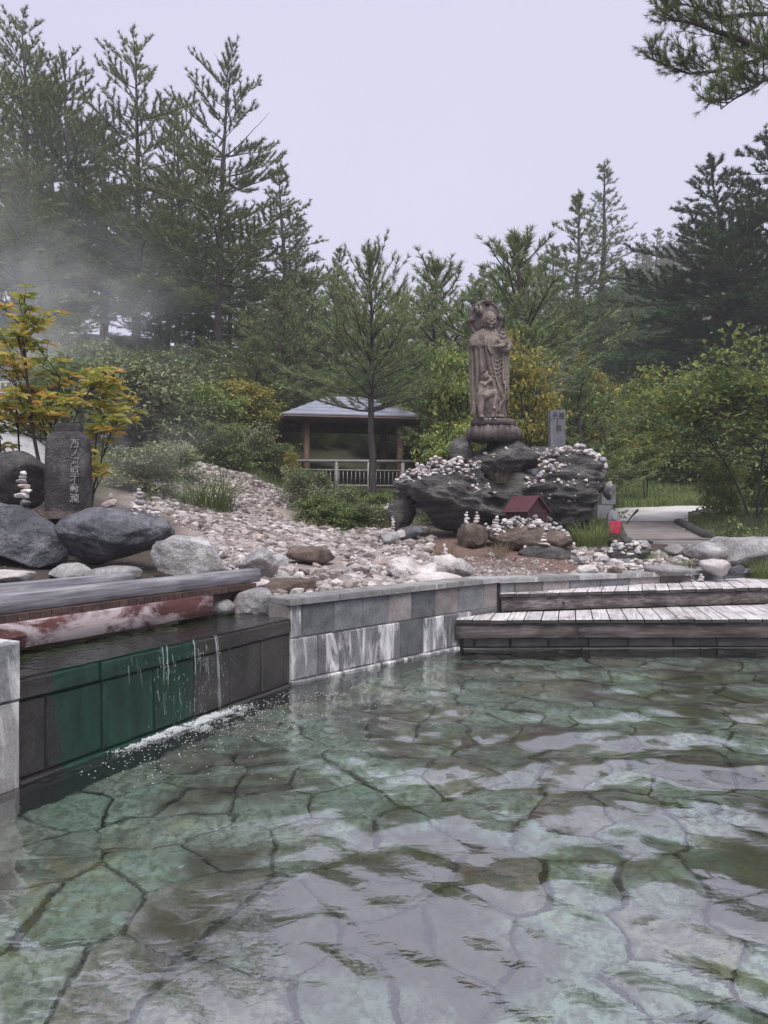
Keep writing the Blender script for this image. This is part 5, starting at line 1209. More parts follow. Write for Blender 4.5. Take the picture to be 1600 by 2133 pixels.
for lab, a, c_, r_ in (('mossy log edging along the right side of the boardwalk', (1412, 1090, 13.0), (1478, 1118, 10.5), .085), ('short dark log lying beside the little stone figure', (1290, 1115, 10.2), (1308, 1130, 9.6), .07)):
    p0, p1 = at(*a), at(*c_); tt = np.linspace(0, 1, 12)[:, None]; pth = p0 + (p1 - p0) * tt + np.array([0, 0, .02]) * np.sin(tt * 7); mb = MB(); mb.tube(pth, r_ * (1 + .06 * np.sin(np.arange(12) * 2.1)), 14); tag(mb.build('log', M['log']), lab, 'log')
mb = MB(); pts = [at(1305, 1094, 12.6) + (0, 0, .03), at(1318, 1080, 13.6) + (0, 0, .06), at(1328, 1068, 14.6) + (0, 0, .05)]; mb.tube(pts, [.012, .018, .03], 6); tag(mb.build('fallen_branch', M['twig']), 'dark fallen branch lying on the gravel path', 'branch')
mb = MB(); a, c_ = at(625, 1196, 6.7), at(640, 1212, 6.35); z0 = max(drop(a[0], a[1]), drop(c_[0], c_[1])) + .03; a[2] = c_[2] = z0; mb.tube([a, c_], .022, 5); tag(mb.build('timber_offcut', M['eave_wood']), 'short dark timber offcut lying in the stream bed', 'timber')

# ------------------------------------------------------------------ pavilion with hipped roof
pv = thing('pavilion', 'open timber pavilion with blue-grey hipped metal roof behind the young pine', 'pavilion')
A_, B_ = at(588, 862, 20.0), at(878, 856, 19.45); ex = unit(np.array([.985, .17, 0])); wdt = 4.1; ey = np.array([-ex[1], ex[0], 0]); dep = 3.3; ze = 4.05
def pw(u, v, z): return A_ * np.array([1, 1, 0]) + ex * u + ey * v + np.array([0, 0, z])
rise = .80; r0, r1 = 1.45, wdt - 1.45          # ridge ends
roof = link('roof', None, pv); NC = 6
faces = [((0, 0), (wdt, 0), (r1, dep / 2), (r0, dep / 2)), ((wdt, 0), (wdt, dep), (r1, dep / 2), (r1, dep / 2)), ((wdt, dep), (0, dep), (r0, dep / 2), (r1, dep / 2)), ((0, dep), (0, 0), (r0, dep / 2), (r0, dep / 2))]
for f_ in faces:
    e0, e1, t1, t0 = [np.array(q, float) for q in f_]
    for k in range(NC):
        a, c_ = k / NC, (k + 1) / NC; lift = .022
        p = [e0 + (t0 - e0) * a, e1 + (t1 - e1) * a, e1 + (t1 - e1) * c_, e0 + (t0 - e0) * c_]; zs = [ze + rise * a + lift + .012, ze + rise * a + lift + .012, ze + rise * c_ + .012, ze + rise * c_ + .012]
        top = [pw(q[0], q[1], z) for q, z in zip(p, zs)]; bot = [pw(q[0], q[1], z - .03) for q, z in zip(p, zs)]
        link('roof_course', mesh_np('roof_course', np.array(bot + top), [[[4, 5, 6, 7], [3, 2, 1, 0], [0, 1, 5, 4], [1, 2, 6, 5], [2, 3, 7, 6], [3, 0, 4, 7]]], M['roof_metal'], False), roof)
for (u0, v0, u1, v1) in ((.03, .03, wdt - .03, .03), (wdt - .03, .03, wdt - .03, dep - .03), (wdt - .03, dep - .03, .03, dep - .03), (.03, dep - .03, .03, .03)):
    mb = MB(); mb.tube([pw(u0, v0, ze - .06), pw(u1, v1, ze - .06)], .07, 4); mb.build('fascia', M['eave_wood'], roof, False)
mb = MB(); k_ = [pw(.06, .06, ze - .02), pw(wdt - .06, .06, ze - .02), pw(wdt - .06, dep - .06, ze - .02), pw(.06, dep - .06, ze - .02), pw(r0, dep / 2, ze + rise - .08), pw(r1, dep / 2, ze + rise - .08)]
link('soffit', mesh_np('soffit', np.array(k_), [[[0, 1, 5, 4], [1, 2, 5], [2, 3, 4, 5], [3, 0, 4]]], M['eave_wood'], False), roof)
for u in np.arange(.3, wdt, .42):
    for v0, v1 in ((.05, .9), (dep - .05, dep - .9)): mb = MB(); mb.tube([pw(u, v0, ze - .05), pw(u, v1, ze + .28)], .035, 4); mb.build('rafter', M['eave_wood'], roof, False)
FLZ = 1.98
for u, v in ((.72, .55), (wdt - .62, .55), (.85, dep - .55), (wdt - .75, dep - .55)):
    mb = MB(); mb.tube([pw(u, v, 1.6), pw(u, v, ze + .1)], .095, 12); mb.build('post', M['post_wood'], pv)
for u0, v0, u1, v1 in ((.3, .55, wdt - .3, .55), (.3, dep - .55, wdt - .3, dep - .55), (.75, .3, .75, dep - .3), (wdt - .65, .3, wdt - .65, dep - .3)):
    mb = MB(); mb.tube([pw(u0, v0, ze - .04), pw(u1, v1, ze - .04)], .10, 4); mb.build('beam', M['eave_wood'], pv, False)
mb = MB(); mb.prism([pw(.2, -.25, 0)[:2], pw(wdt + .4, -.25, 0)[:2], pw(wdt + .4, dep, 0)[:2], pw(.2, dep, 0)[:2]], FLZ - .14, FLZ); mb.build('floor_deck', M['ramp_wood'], pv, False)
mb = MB(); mb.box(pw(2.2, dep - .5, FLZ + .42), (2.2, .4, .06), rotz(math.atan2(ex[1], ex[0]))); mb.build('bench', M['post_wood'], pv, False)
rl = thing('timber_railing', 'grey timber railing with thin balusters along the front of the pavilion', 'railing')
rp = lambda u, z: pw(u, -.30, z)
uL = .38; TOP = 2.70
for u, zb in ((uL, 1.36), (1.50, 1.40), (2.42, 1.42), (3.4, 1.5)):
    mb = MB(); mb.tube([rp(u, zb), rp(u, TOP - .01)], .05, 8); mb.build('post', M['rail_wood'], rl)
mb = MB(); mb.tube([rp(uL - .05, TOP), rp(3.75, TOP + .03)], .045, 8); mb.build('top_rail', M['rail_wood'], rl)
for z in (TOP - .24, FLZ + .05): mb = MB(); mb.tube([rp(uL, z), rp(3.7, z)], .026, 6); mb.build('rail', M['rail_wood'], rl)
for u in np.arange(uL + .13, 3.6, .118): mb = MB(); mb.tube([rp(u, FLZ + .05), rp(u, TOP - .24)], .013, 5); mb.build('baluster', M['rail_wood'], rl)
for k in range(9):                                                                     # far railing of the pavilion
    pass
rl2 = thing('timber_railing', 'low railing with balusters across the far side of the pavilion', 'railing')
for z in (FLZ + .5, FLZ + .05): mb = MB(); mb.tube([pw(.9, dep - .3, z), pw(wdt - .8, dep - .3, z)], .03, 6); mb.build('rail', M['rail_wood'], rl2)
for u in np.arange(1.0, wdt - .85, .14): mb = MB(); mb.tube([pw(u, dep - .3, FLZ + .05), pw(u, dep - .3, FLZ + .5)], .014, 5); mb.build('baluster', M['rail_wood'], rl2)

# ------------------------------------------------------------------ lamp post, handrails and fence on the left slope
q = at(155, 800, 24.0); lp = thing('lamp_post', 'slim grey lamp post with white cap on the misty slope', 'lamp post', (q[0], q[1], gz(q[0], q[1])))
zt = at(155, 692, 24.0)[2] - lp.location.z; mb = MB(); mb.tube([(0, 0, -.2), (0, 0, zt - .28)], .055, 10); mb.build('pole', M['lamp_pole'], lp)
mb = MB(); mb.loft([ring(0, 0, zt - .28, .10, .10, 16), ring(0, 0, zt - .10, .12, .12, 16)]); mb.build('lantern', M['lamp_pole'], lp); mb = MB(); mb.loft([ring(0, 0, zt - .10, .15, .15, 16), ring(0, 0, zt - .03, .14, .14, 16), ring(0, 0, zt, .06, .06, 16)]); mb.build('cap', M['lamp_head'], lp)
def handrail(label, a, c_, h, n):
    t = thing('handrail', label, 'handrail'); p0, p1 = at(*a), at(*c_); d = (p1 - p0)
    for k in range(n):
        p = p0 + d * k / (n - 1); mb = MB(); mb.tube([p - np.array([0, 0, h]), p], .03, 6); mb.build('post', M['pale_rail'], t)
    for f_ in (0, .5): mb = MB(); mb.tube([p0 - np.array([0, 0, h * f_]), p1 - np.array([0, 0, h * f_])], .028, 6); mb.build('rail', M['pale_rail'], t)
handrail('pale stair handrail climbing to the upper left on the slope', (222, 703, 29), (250, 731, 27), .55, 6)
handrail('pale stair handrail rising behind the lamp post', (186, 778, 25), (212, 743, 27), .5, 4)
handrail('short pale handrail at the foot of the lamp post', (145, 786, 24), (162, 768, 24.6), .5, 3)
handrail('pale post fence at the left edge behind the azalea', (-40, 798, 21), (112, 792, 22), .62, 13)

# ------------------------------------------------------------------ vegetation builders
def needles_mesh(name, pos, dirs, K, ln, wn, mat, up=.25, spread=.75, r=None, frac=(.65, 1.15)):
    """K narrow needles round each tuft"""
    n = len(pos); P = np.repeat(pos, K, 0); D = np.repeat(dirs, K, 0)
    d = unit(D * .75 + unit(r.normal(size=(n * K, 3))) * spread + np.array([0, 0, up])); L = ln * r.uniform(*frac, n * K)
    sd_ = unit(np.cross(d, r.normal(size=(n * K, 3)))) * (wn / 2)
    P = P + D * (r.uniform(-.5, .5, n * K) * ln * .7)[:, None]
    V = np.empty((n * K, 3, 3)); V[:, 0] = P - sd_; V[:, 1] = P + sd_; V[:, 2] = P + d * L[:, None]
    return mesh_np(name, V.reshape(-1, 3), [np.arange(n * K * 3).reshape(-1, 3)], mat, False)
def leaves_mesh(name, pos, dirs, size, mat, r, wr=.45, fold=.25, curl=.15):
    """folded two-sided leaf of 6 vertices each"""
    n = len(pos); d = unit(dirs); sz = size * r.uniform(.65, 1.25, n)
    s_ = unit(np.cross(d, unit(np.array([0, 0, 1]) + r.normal(0, .45, (n, 3))))); u = np.cross(s_, d)
    L = sz[:, None]; w_ = L * wr / 2
    V = np.empty((n, 6, 3)); V[:, 0] = pos; V[:, 1] = pos + d * L * .35 + s_ * w_ + u * w_ * fold; V[:, 2] = pos + d * L * .72 + s_ * w_ * .8 + u * (w_ * fold - L * curl * .4)
    V[:, 3] = pos + d * L - u * L * curl; V[:, 4] = pos + d * L * .72 - s_ * w_ * .8 + u * (w_ * fold - L * curl * .4); V[:, 5] = pos + d * L * .35 - s_ * w_ + u * w_ * fold
    b0 = (np.arange(n) * 6)[:, None]
    Fq = np.concatenate([b0 + np.array([[0, 1, 2, 3]]), b0 + np.array([[0, 3, 4, 5]])])
    return mesh_np(name, V.reshape(-1, 3), [Fq], mat, False)
def curve_branch(p0, az, el, L, sag, n, r):
    s = np.linspace(0, 1, n); h = np.array([math.cos(az), math.sin(az), 0]); pt = np.outer(s * L * math.cos(el), h); pt[:, 2] = L * math.sin(el) * s + sag * L * s ** 2
    w_ = np.cumsum(r.normal(0, .018 * L, (n, 3)), 0) * .5; w_[0] = 0
    return p0 + pt + w_
PROTO = {}
def make_pine(key, seed, h, cb, W, nwh, per, mat, bark_m, K=12, ln=.16, wn=.022, top_el=.9, low_el=.0, sag=.06, shape=.75, gap=.25, twig=.34, tuft=.17, tr=.016, bare=0.0, lean=.02):
    r = np.random.default_rng(seed); t = link(key, None)
    n = 14; s = np.linspace(0, 1, n); wob = np.cumsum(r.normal(0, h * .004, (n, 2)), 0); wob[0] = 0
    tp = np.column_stack([wob[:, 0] + lean * h * s ** 2, wob[:, 1], h * s * .985]); tm = MB()
    tm.tube(tp - np.array([0, 0, .3]) * (s[:, None] == 0), h * tr * (1 - s) ** .85 + .012, 9)
    pos, dr = [], []
    zs = cb + (1 - cb) * (np.arange(nwh) + .5) / nwh; zs = zs ** .94
    for i, zt in enumerate(zs):
        rel = (zt - cb) / (1 - cb); prof = (1 - rel) ** shape * min(1, .5 + rel * 4) + .05
        el0 = low_el + (top_el - low_el) * rel ** 1.6
        npb = max(3, int(round(per * (1 - .25 * rel) + r.uniform(-1, 1)))); a0 = r.uniform(0, 6.28)
        for k in range(npb):
            if r.uniform() < gap * .5: continue
            az = a0 + k * 2 * np.pi / npb + r.normal(0, .25); L = W * prof * r.uniform(.45, 1.15); el = el0 + r.normal(0, .12)
            base = np.array([np.interp(zt + r.normal(0, .008), s, tp[:, 0]), np.interp(zt, s, tp[:, 1]), h * .985 * (zt + r.normal(0, .006))])
            bp = curve_branch(base, az, el, L, sag * r.uniform(.3, 1.6), 7, r); tm.tube(bp, np.linspace(.011 * L + .008, .005, 7), 4, False)
            if r.uniform() < bare: continue
            nt_ = max(3, int(L / .21)); ss = np.linspace(.22 if L > 1 else .1, .98, nt_)
            hd = unit(bp[-1] - bp[0])
            for j, q in enumerate(ss):
                pb = np.array([np.interp(q, np.linspace(0, 1, 7), bp[:, c]) for c in range(3)]); sgn = 1 if j % 2 else -1
                a2 = sgn * r.uniform(.5, 1.05); d2 = rotz(a2) @ hd; d2 = unit(d2 + np.array([0, 0, r.uniform(-.05, .22) + .45 * rel ** 2])); tl = (twig * L * (1.05 - q * .7) + .10) * r.uniform(.7, 1.2)
                m_ = max(2, int(tl / tuft)); f_ = np.linspace(.25, 1, m_)[:, None]; pp = pb + d2 * tl * f_ + np.array([0, 0, .05]) * f_ ** 2 * tl
                if tl > .35: tm.tube(np.vstack([pb, pp[-1]]), [.007, .003], 3, False)
                pos.append(pp); dr.append(np.tile(d2, (m_, 1)))
            pos.append(bp[-2:]); dr.append(np.tile(hd, (2, 1)))
    q = np.linspace(.93, 1, 5); pos.append(np.column_stack([np.interp(q, s, tp[:, 0]), np.interp(q, s, tp[:, 1]), h * q])); dr.append(np.tile([0, 0, 1.], (5, 1)))
    pos = np.vstack(pos); dr = np.vstack(dr)
    tm.build('trunk', M[bark_m], t); link('crown', needles_mesh('crown', pos, dr, K, ln, wn, M[mat], .22, .72, r), t)
    t['h'] = h; PROTO[key] = [t, h, False]; return t
def make_broad(key, seed, h, W, nstem, mat, leaf, nclump, per, bark_m='twig', base=.25, wr=.5, flat=.6, spread=.5, sub=3, stemr=.02, top=1.0, cl=.30):
    """branching stems with layered leaf clumps at the twig ends"""
    r = np.random.default_rng(seed); t = link(key, None); tm = MB(); tips = []; n_ = 7
    for k in range(nstem):
        az = k * 2 * np.pi / nstem + r.normal(0, .3); out = W * spread * r.uniform(.3, 1) if nstem > 1 else W * .1; hh = h * r.uniform(.72, .95)
        s = np.linspace(0, 1, n_); p = np.column_stack([np.cos(az) * (.04 * W + out * s ** 1.4), np.sin(az) * (.04 * W + out * s ** 1.4), hh * s * .92]) + np.cumsum(r.normal(0, .012 * h, (n_, 3)), 0) * s[:, None]
        r0 = h * stemr * (1 if nstem == 1 else .7); tm.tube(p, np.linspace(r0, r0 * .25, n_), 7, False)
        nb = max(4, int(nclump / nstem / sub))
        for b__ in range(nb):
            q = base + (1 - base) * r.uniform(0, 1) ** .8; pb = np.array([np.interp(q, s, p[:, c]) for c in range(3)])
            a2 = r.uniform(0, 6.28); L = W * r.uniform(.35, .75) * (1.05 - .55 * max(0, q - .5) * 2 * .8); el = r.uniform(.05, .75) + .5 * (q - .5)
            bp = curve_branch(pb, a2, el, L, -.12 * r.uniform(0, 1.5), 6, r); tm.tube(bp, np.linspace(r0 * .35, r0 * .06 + .002, 6), 5, False)
            for _ in range(sub):
                q2 = r.uniform(.35, 1); p2 = np.array([np.interp(q2, np.linspace(0, 1, 6), bp[:, c]) for c in range(3)]); bp2 = curve_branch(p2, a2 + r.normal(0, .8), r.normal(.2, .3), L * .35, -.1, 4, r)
                tm.tube(bp2, np.linspace(r0 * .1 + .003, .002, 4), 3, False); tips.append(bp2[-1]); tips.append(bp2[-2])
            tips.append(bp[-1])
    tips = np.array(tips); sel = tips[r.integers(0, len(tips), max(nclump, 1))] if len(tips) > nclump else tips
    n = len(sel); off = r.normal(size=(n, per, 3)) * np.array([1, 1, flat * .6]) * cl * W * .38
    pos = (sel[:, None] + off).reshape(-1, 3); pos = pos[pos[:, 2] > .04]
    d = unit(r.normal(size=(len(pos), 3)) * np.array([1, 1, .35]) + np.array([0, 0, -.15]))
    tm.build('trunk' if nstem == 1 else 'stems', M[bark_m], t); link('crown' if nstem == 1 else 'foliage', leaves_mesh('crown', pos, d, leaf, M[mat], r, wr), t)
    PROTO[key] = [t, h, False]; return t
def make_grass(key, seed, n, h, W, mat, wd=.008, droop=.6):
    r = np.random.default_rng(seed); az = r.uniform(0, 6.28, n); rad = W * np.sqrt(r.uniform(0, 1, n)) * .45; L = h * r.uniform(.5, 1.15, n)
    b0 = np.column_stack([rad * np.cos(az), rad * np.sin(az), np.zeros(n) - .02]); a2 = az + r.normal(0, .8, n); o_ = np.column_stack([np.cos(a2), np.sin(a2), 0 * a2]); s_ = np.column_stack([-np.sin(a2), np.cos(a2), 0 * a2]) * wd / 2
    k = droop * r.uniform(.3, 1.2, n); V = np.empty((n, 7, 3))
    for i, f in enumerate((0, .4, .75)):
        c_ = b0 + o_ * (L * k * f ** 2)[:, None] + np.array([0, 0, 1]) * (L * f * (1 - .35 * k * f))[:, None]; V[:, 2*i] = c_ - s_ * (1 - .4 * f); V[:, 2*i+1] = c_ + s_ * (1 - .4 * f)
    V[:, 6] = b0 + o_ * (L * k)[:, None] + np.array([0, 0, 1]) * (L * (1 - .45 * k))[:, None]
    i0 = (np.arange(n) * 7)[:, None]
    me = mesh_np(key, V.reshape(-1, 3), [np.concatenate([i0 + np.array([[0, 1, 3, 2]]), i0 + np.array([[2, 3, 5, 4]])]), i0 + np.array([[4, 5, 6]])], M[mat], False)
    t = link(key, me); PROTO[key] = [t, h, False]; return t
ASPECT = dict(pineA=.56, pineB=.56, pineC=.58, pineD=.70, pineY=.62, pineS=.78, larch=.42, broadD=.85, broadM=.95, shrubG=1.2, shrubM=1.15, shrubY=.8, shrubYG=.8, multistem=.62, spread=1.5, broadplant=1.1)
def measure(key):
    t = PROTO[key][0]
    if key not in ASPECT: PROTO[key] += [1.0]; return
    f = [c for c in t.children if c.name.split('.')[0] in ('crown', 'foliage')][0].data; co = np.empty(len(f.vertices) * 3, np.float32); f.vertices.foreach_get('co', co); co = co.reshape(-1, 3)
    h = float(np.percentile(co[:, 2], 99.7)); wd = 2 * float(np.percentile(np.hypot(co[:, 0], co[:, 1]), 97)); PROTO[key][1] = h; PROTO[key] += [ASPECT[key] * h / wd]
    print(key, 'h %.1f w %.1f tris %d' % (h, wd, len(f.polygons)))
rv = np.random.default_rng(21)
def plant(key, name, label, cat, px, Y, tip=None, hgt=None, rz=None, group=None, wide=1.0, x=None, z=None, tilt=(0, 0)):
    pr = PROTO[key]
    if len(pr) < 4: measure(key)
    wide = wide * pr[3]
    if pr[2]: t = copy_tree(pr[0])
    else: t = pr[0]; pr[2] = True
    t.name = name; xx = (px - 800) / F * Y if x is None else x; zz = gz(xx, Y) if z is None else z
    H_ = hgt if hgt is not None else at(px, tip, Y)[2] - zz
    sc_ = H_ / pr[1]; t.location = (xx, Y, zz - .03); t.scale = (sc_ * wide, sc_ * wide, sc_); t.rotation_euler = (tilt[0], tilt[1], rv.uniform(0, 6.28) if rz is None else rz)
    if 'h' in t: del t['h']
    for k in ('group',):
        if k in t: del t[k]
    tag(t, label, cat, group); return t

# ------------------------------------------------------------------ pines
make_pine('pineA', 1, 14.5, .16, 3.6, 16, 7, 'pine', 'bark', K=21, ln=.19, wn=.029, gap=.30, shape=.46, low_el=.0, top_el=.85, tr=.013, tuft=.115, bare=.06)
make_pine('pineB', 2, 14.0, .22, 3.6, 14, 7, 'pine', 'bark', K=21, ln=.19, wn=.029, gap=.34, shape=.40, low_el=.05, top_el=.85, tr=.013, tuft=.115, bare=.08)
make_pine('pineC', 3, 11.0, .10, 2.9, 18, 6, 'pine', 'bark', K=20, ln=.18, wn=.027, tuft=.11, gap=.26, shape=.85, low_el=-.02, top_el=.7, tr=.012)
make_pine('pineD', 4, 15.0, .18, 4.4, 14, 8, 'pine_dark', 'bark_red', K=26, ln=.21, wn=.032, tuft=.12, gap=.18, shape=.70, low_el=.0, top_el=.6, sag=.03, tr=.013)
make_pine('pineY', 5, 6.1, .37, 1.75, 13, 7, 'pine_young', 'bark', K=22, ln=.13, wn=.012, gap=.08, shape=.55, low_el=.25, top_el=1.15, sag=.16, tuft=.085, tr=.012, twig=.42)
make_pine('pineS', 6, 5.0, .08, 1.7, 13, 7, 'pine_young', 'bark', K=18, ln=.12, wn=.014, gap=.1, shape=.6, low_el=.3, top_el=1.1, sag=.15, tuft=.075, twig=.40)
make_pine('larch', 7, 16, .10, 3.0, 28, 7, 'larch', 'bark', K=17, ln=.20, wn=.024, gap=.2, shape=.8, low_el=-.15, top_el=.6, sag=.0, tuft=.16)
G1 = 'tall pines on the left slope'
for key, px, Y, tip, lab, wd in (('pineA', 50, 33, 42, 'tall pine with the highest crown at the far left', 1.0), ('pineB', 160, 31, 118, 'pine with a reddish trunk behind the lamp post', .95), ('pineA', 287, 32, 84, 'tall dark-trunked pine, second of the three pointed crowns', .95),
        ('pineB', 348, 38, 215, 'slim red-barked pine standing between the two darkest trunks', .8), ('pineC', 378, 35, 235, 'thin leaning red pine beside the straight dark pine', .8), ('pineB', 452, 30, 128, 'straight dark pine with the longest bare limb, rightmost of the tall crowns', 1.0),
        ('pineC', 590, 36, 345, 'slender pointed pine alone against the sky right of the tall group', 1.0), ('pineC', 612, 42, 450, 'thin pine half hidden behind the slender pointed pine', .9), ('pineC', 700, 40, 520, 'airy pine rising behind the pavilion roof on its left', 1.0), ('pineA', 110, 42, 170, 'pine filling the gap behind the first two tall crowns', 1.0),
        ('pineB', -40, 27, 120, 'pine cut by the left edge of the view', 1.0), ('pineC', 225, 40, 330, 'shorter pine between the lamp post pine and the second tall crown', 1.1), ('pineA', 410, 46, 300, 'distant pine seen between the red pine and straight dark pine', 1.0), ('pineC', 30, 25, 330, 'misty lower pine at the left edge above the fence', 1.15), ('pineC', 520, 42, 470, 'pine in the gap left of the slender pointed pine', 1.0),
        ('pineB', 100, 38, 130, 'dense pine behind the far left crowns', 1.2), ('pineA', 215, 39, 240, 'dense dark pine behind the second tall crown', 1.2), ('pineC', 330, 33, 420, 'low spreading pine below the second tall crown', 1.2), ('pineC', 480, 36, 470, 'spreading pine just right of the straight dark pine', 1.2), ('pineC', 90, 30, 440, 'low spreading pine behind the azalea top', 1.2)):
    plant(key, 'pine_tree', lab, 'pine tree', px, Y, tip, group=G1, wide=wd)
plant('pineY', 'young_pine', 'young bright pine standing directly in front of the pavilion', 'pine tree', 775, 15.6, 505, wide=.95)
for key, px, Y, tip, lab, wd in (('pineS', 575, 25, 610, 'pale green young pine left of the pavilion pine', 1.25), ('pineS', 650, 28, 575, 'young pine right behind the pale green one', 1.2), ('pineS', 700, 30, 590, 'young pine above the left roof end', 1.2), ('pineS', 840, 27, 600, 'young pine with spiky shoots above the right roof end', 1.1),
        ('pineS', 920, 24, 548, 'young pine with upright shoots left of the statue halo', 1.25), ('pineS', 1050, 20, 485, 'young pine rising directly behind the statue', 1.1), ('pineS', 985, 30, 600, 'young pine partly hidden by the statue', 1.2), ('pineS', 1105, 18, 680, 'low young pine right of the statue behind the tablet', 1.3), ('pineS', 1225, 16.5, 760, 'bushy young pine behind the right side of the outcrop', 1.25), ('pineS', 520, 23, 700, 'small misty young pine below the straight dark pine', 1.3)):
    plant(key, 'young_pine', lab, 'pine tree', px, Y, tip, group='young pines in the middle', wide=wd)
G2 = 'conifers on the right slope'
plant('larch', 'larch_tree', 'tall airy larch, highest point in the middle right', 'larch', 1252, 46, 350, group=G2)
for key, px, Y, tip, lab, wd in (('pineC', 1207, 43, 415, 'dark conifer leaning against the tall larch on its left', 1.0), ('pineD', 1478, 32, 345, 'dark pine with flat layered boughs and reddish trunk', 1.05), ('pineD', 1590, 31, 285, 'tall dark pine at the right edge', 1.0), ('pineD', 1545, 40, 420, 'dark pine between the two large pines on the right', 1.0), ('pineC', 1150, 58, 510, 'hazy conifer left of the larch', 1.2), ('pineC', 1310, 52, 560, 'dark conifer right of the larch', 1.2), ('pineC', 1105, 50, 560, 'hazy conifer behind the statue on the right', 1.2)):
    plant(key, 'pine_tree', lab, 'pine tree', px, Y, tip, group=G2, wide=wd)
k = 0
for px, Y, tip in ((1335, 105, 490), (1365, 112, 478), (1392, 110, 486), (1420, 115, 470), (1350, 95, 520), (1385, 98, 530), (1322, 90, 530), (1440, 108, 500), (1460, 120, 470), (1300, 100, 545), (880, 95, 600), (850, 100, 610), (905, 90, 612), (1010, 85, 560), (985, 95, 575), (1035, 80, 570), (1090, 85, 545), (1125, 95, 540), (1300, 70, 590), (1330, 66, 600), (1360, 72, 575), (1390, 68, 590), (1420, 75, 560), (1345, 80, 560), (1405, 85, 540), (1290, 62, 640), (1340, 58, 650), (1400, 60, 640)):
    plant(['larch', 'pineC'][k % 2], 'conifer', 'pale conifer fading into the mist on the far hillside', 'conifer', px, Y, tip, group='far conifers in the mist', wide=1.15); k += 1

# ------------------------------------------------------------------ broadleaf trees and shrubs
make_broad('broadD', 11, 8.0, 5.0, 1, 'leaf_dark', .22, 430, 34, 'bark', .18, .55, .55, sub=4, stemr=.014, cl=.26)
make_broad('broadM', 12, 6.0, 4.2, 3, 'leaf_mid', .17, 360, 32, 'bark', .15, .55, .6, sub=4, cl=.27)
k = 0
for Y, y0, n in ((26, 905, 6), (31, 830, 7), (38, 765, 7), (47, 700, 7), (58, 640, 6)):
    for i in range(n):
        px = 1120 + (i + rv.uniform(.1, .9)) * 560 / n
        if Y < 30 and px < 1180: continue
        tip = y0 + rv.uniform(-45, 45) + (40 if px < 1200 else 0)
        plant('broadD', 'broadleaf_tree', 'dark leafy tree in the dense wood on the right slope', 'tree', px, Y + rv.uniform(-2, 2), tip, group='dark leafy trees on the right slope', wide=rv.uniform(1.0, 1.35)); k += 1
for px, Y, tip in ((610, 25.5, 860), (660, 26, 850), (720, 27, 855), (775, 26, 870), (830, 27, 850), (880, 26, 840), (560, 26, 850), (600, 33, 770), (680, 36, 745), (760, 38, 730), (840, 38, 745), (930, 36, 740), (1010, 34, 760), (500, 34, 745), (720, 30, 800), (880, 29, 790), (960, 27, 800), (420, 38, 700), (330, 40, 690), (240, 38, 690), (60, 34, 640), (150, 36, 650), (-30, 30, 680), (800, 46, 700), (1060, 40, 700)):
    plant('broadM', 'broadleaf_tree', 'green leafy tree in the undergrowth behind the pavilion and left pines', 'tree', px, Y, tip, group='leafy trees behind the pavilion', wide=rv.uniform(1.0, 1.4))
make_broad('shrubG', 13, 1.7, 1.35, 6, 'leaf_grey', .115, 300, 16, 'twig', .1, .5, .8, sub=3, stemr=.012, cl=.30)
make_broad('shrubM', 14, 1.8, 1.35, 6, 'leaf_mid', .125, 300, 16, 'twig', .1, .5, .8, sub=3, stemr=.012, cl=.30)
make_broad('shrubY', 15, 2.6, 1.45, 5, 'leaf_yellow', .105, 240, 17, 'twig', .3, .5, .45, sub=3, stemr=.012, cl=.26)
make_broad('shrubYG', 16, 2.6, 1.4, 5, 'leaf_yellowgreen', .105, 260, 19, 'twig', .25, .5, .5, sub=3, stemr=.012, cl=.28)
GS = 'shrubs covering the left slope'
for i in range(60):
    px = rv.uniform(-20, 660); Y = rv.uniform(17, 31); x_ = (px - 800) / F * Y
    if px < 150 and Y < 21.5: continue
    if 200 < px < 620 and Y < 18: continue
    if px > 500 and Y < 25: continue
    plant(['shrubG', 'shrubM'][i % 2], 'shrub', 'dull green shrub on the slope under the left pines', 'shrub', px, Y, hgt=rv.uniform(1.1, 2.2), group=GS, wide=rv.uniform(1.0, 1.5))
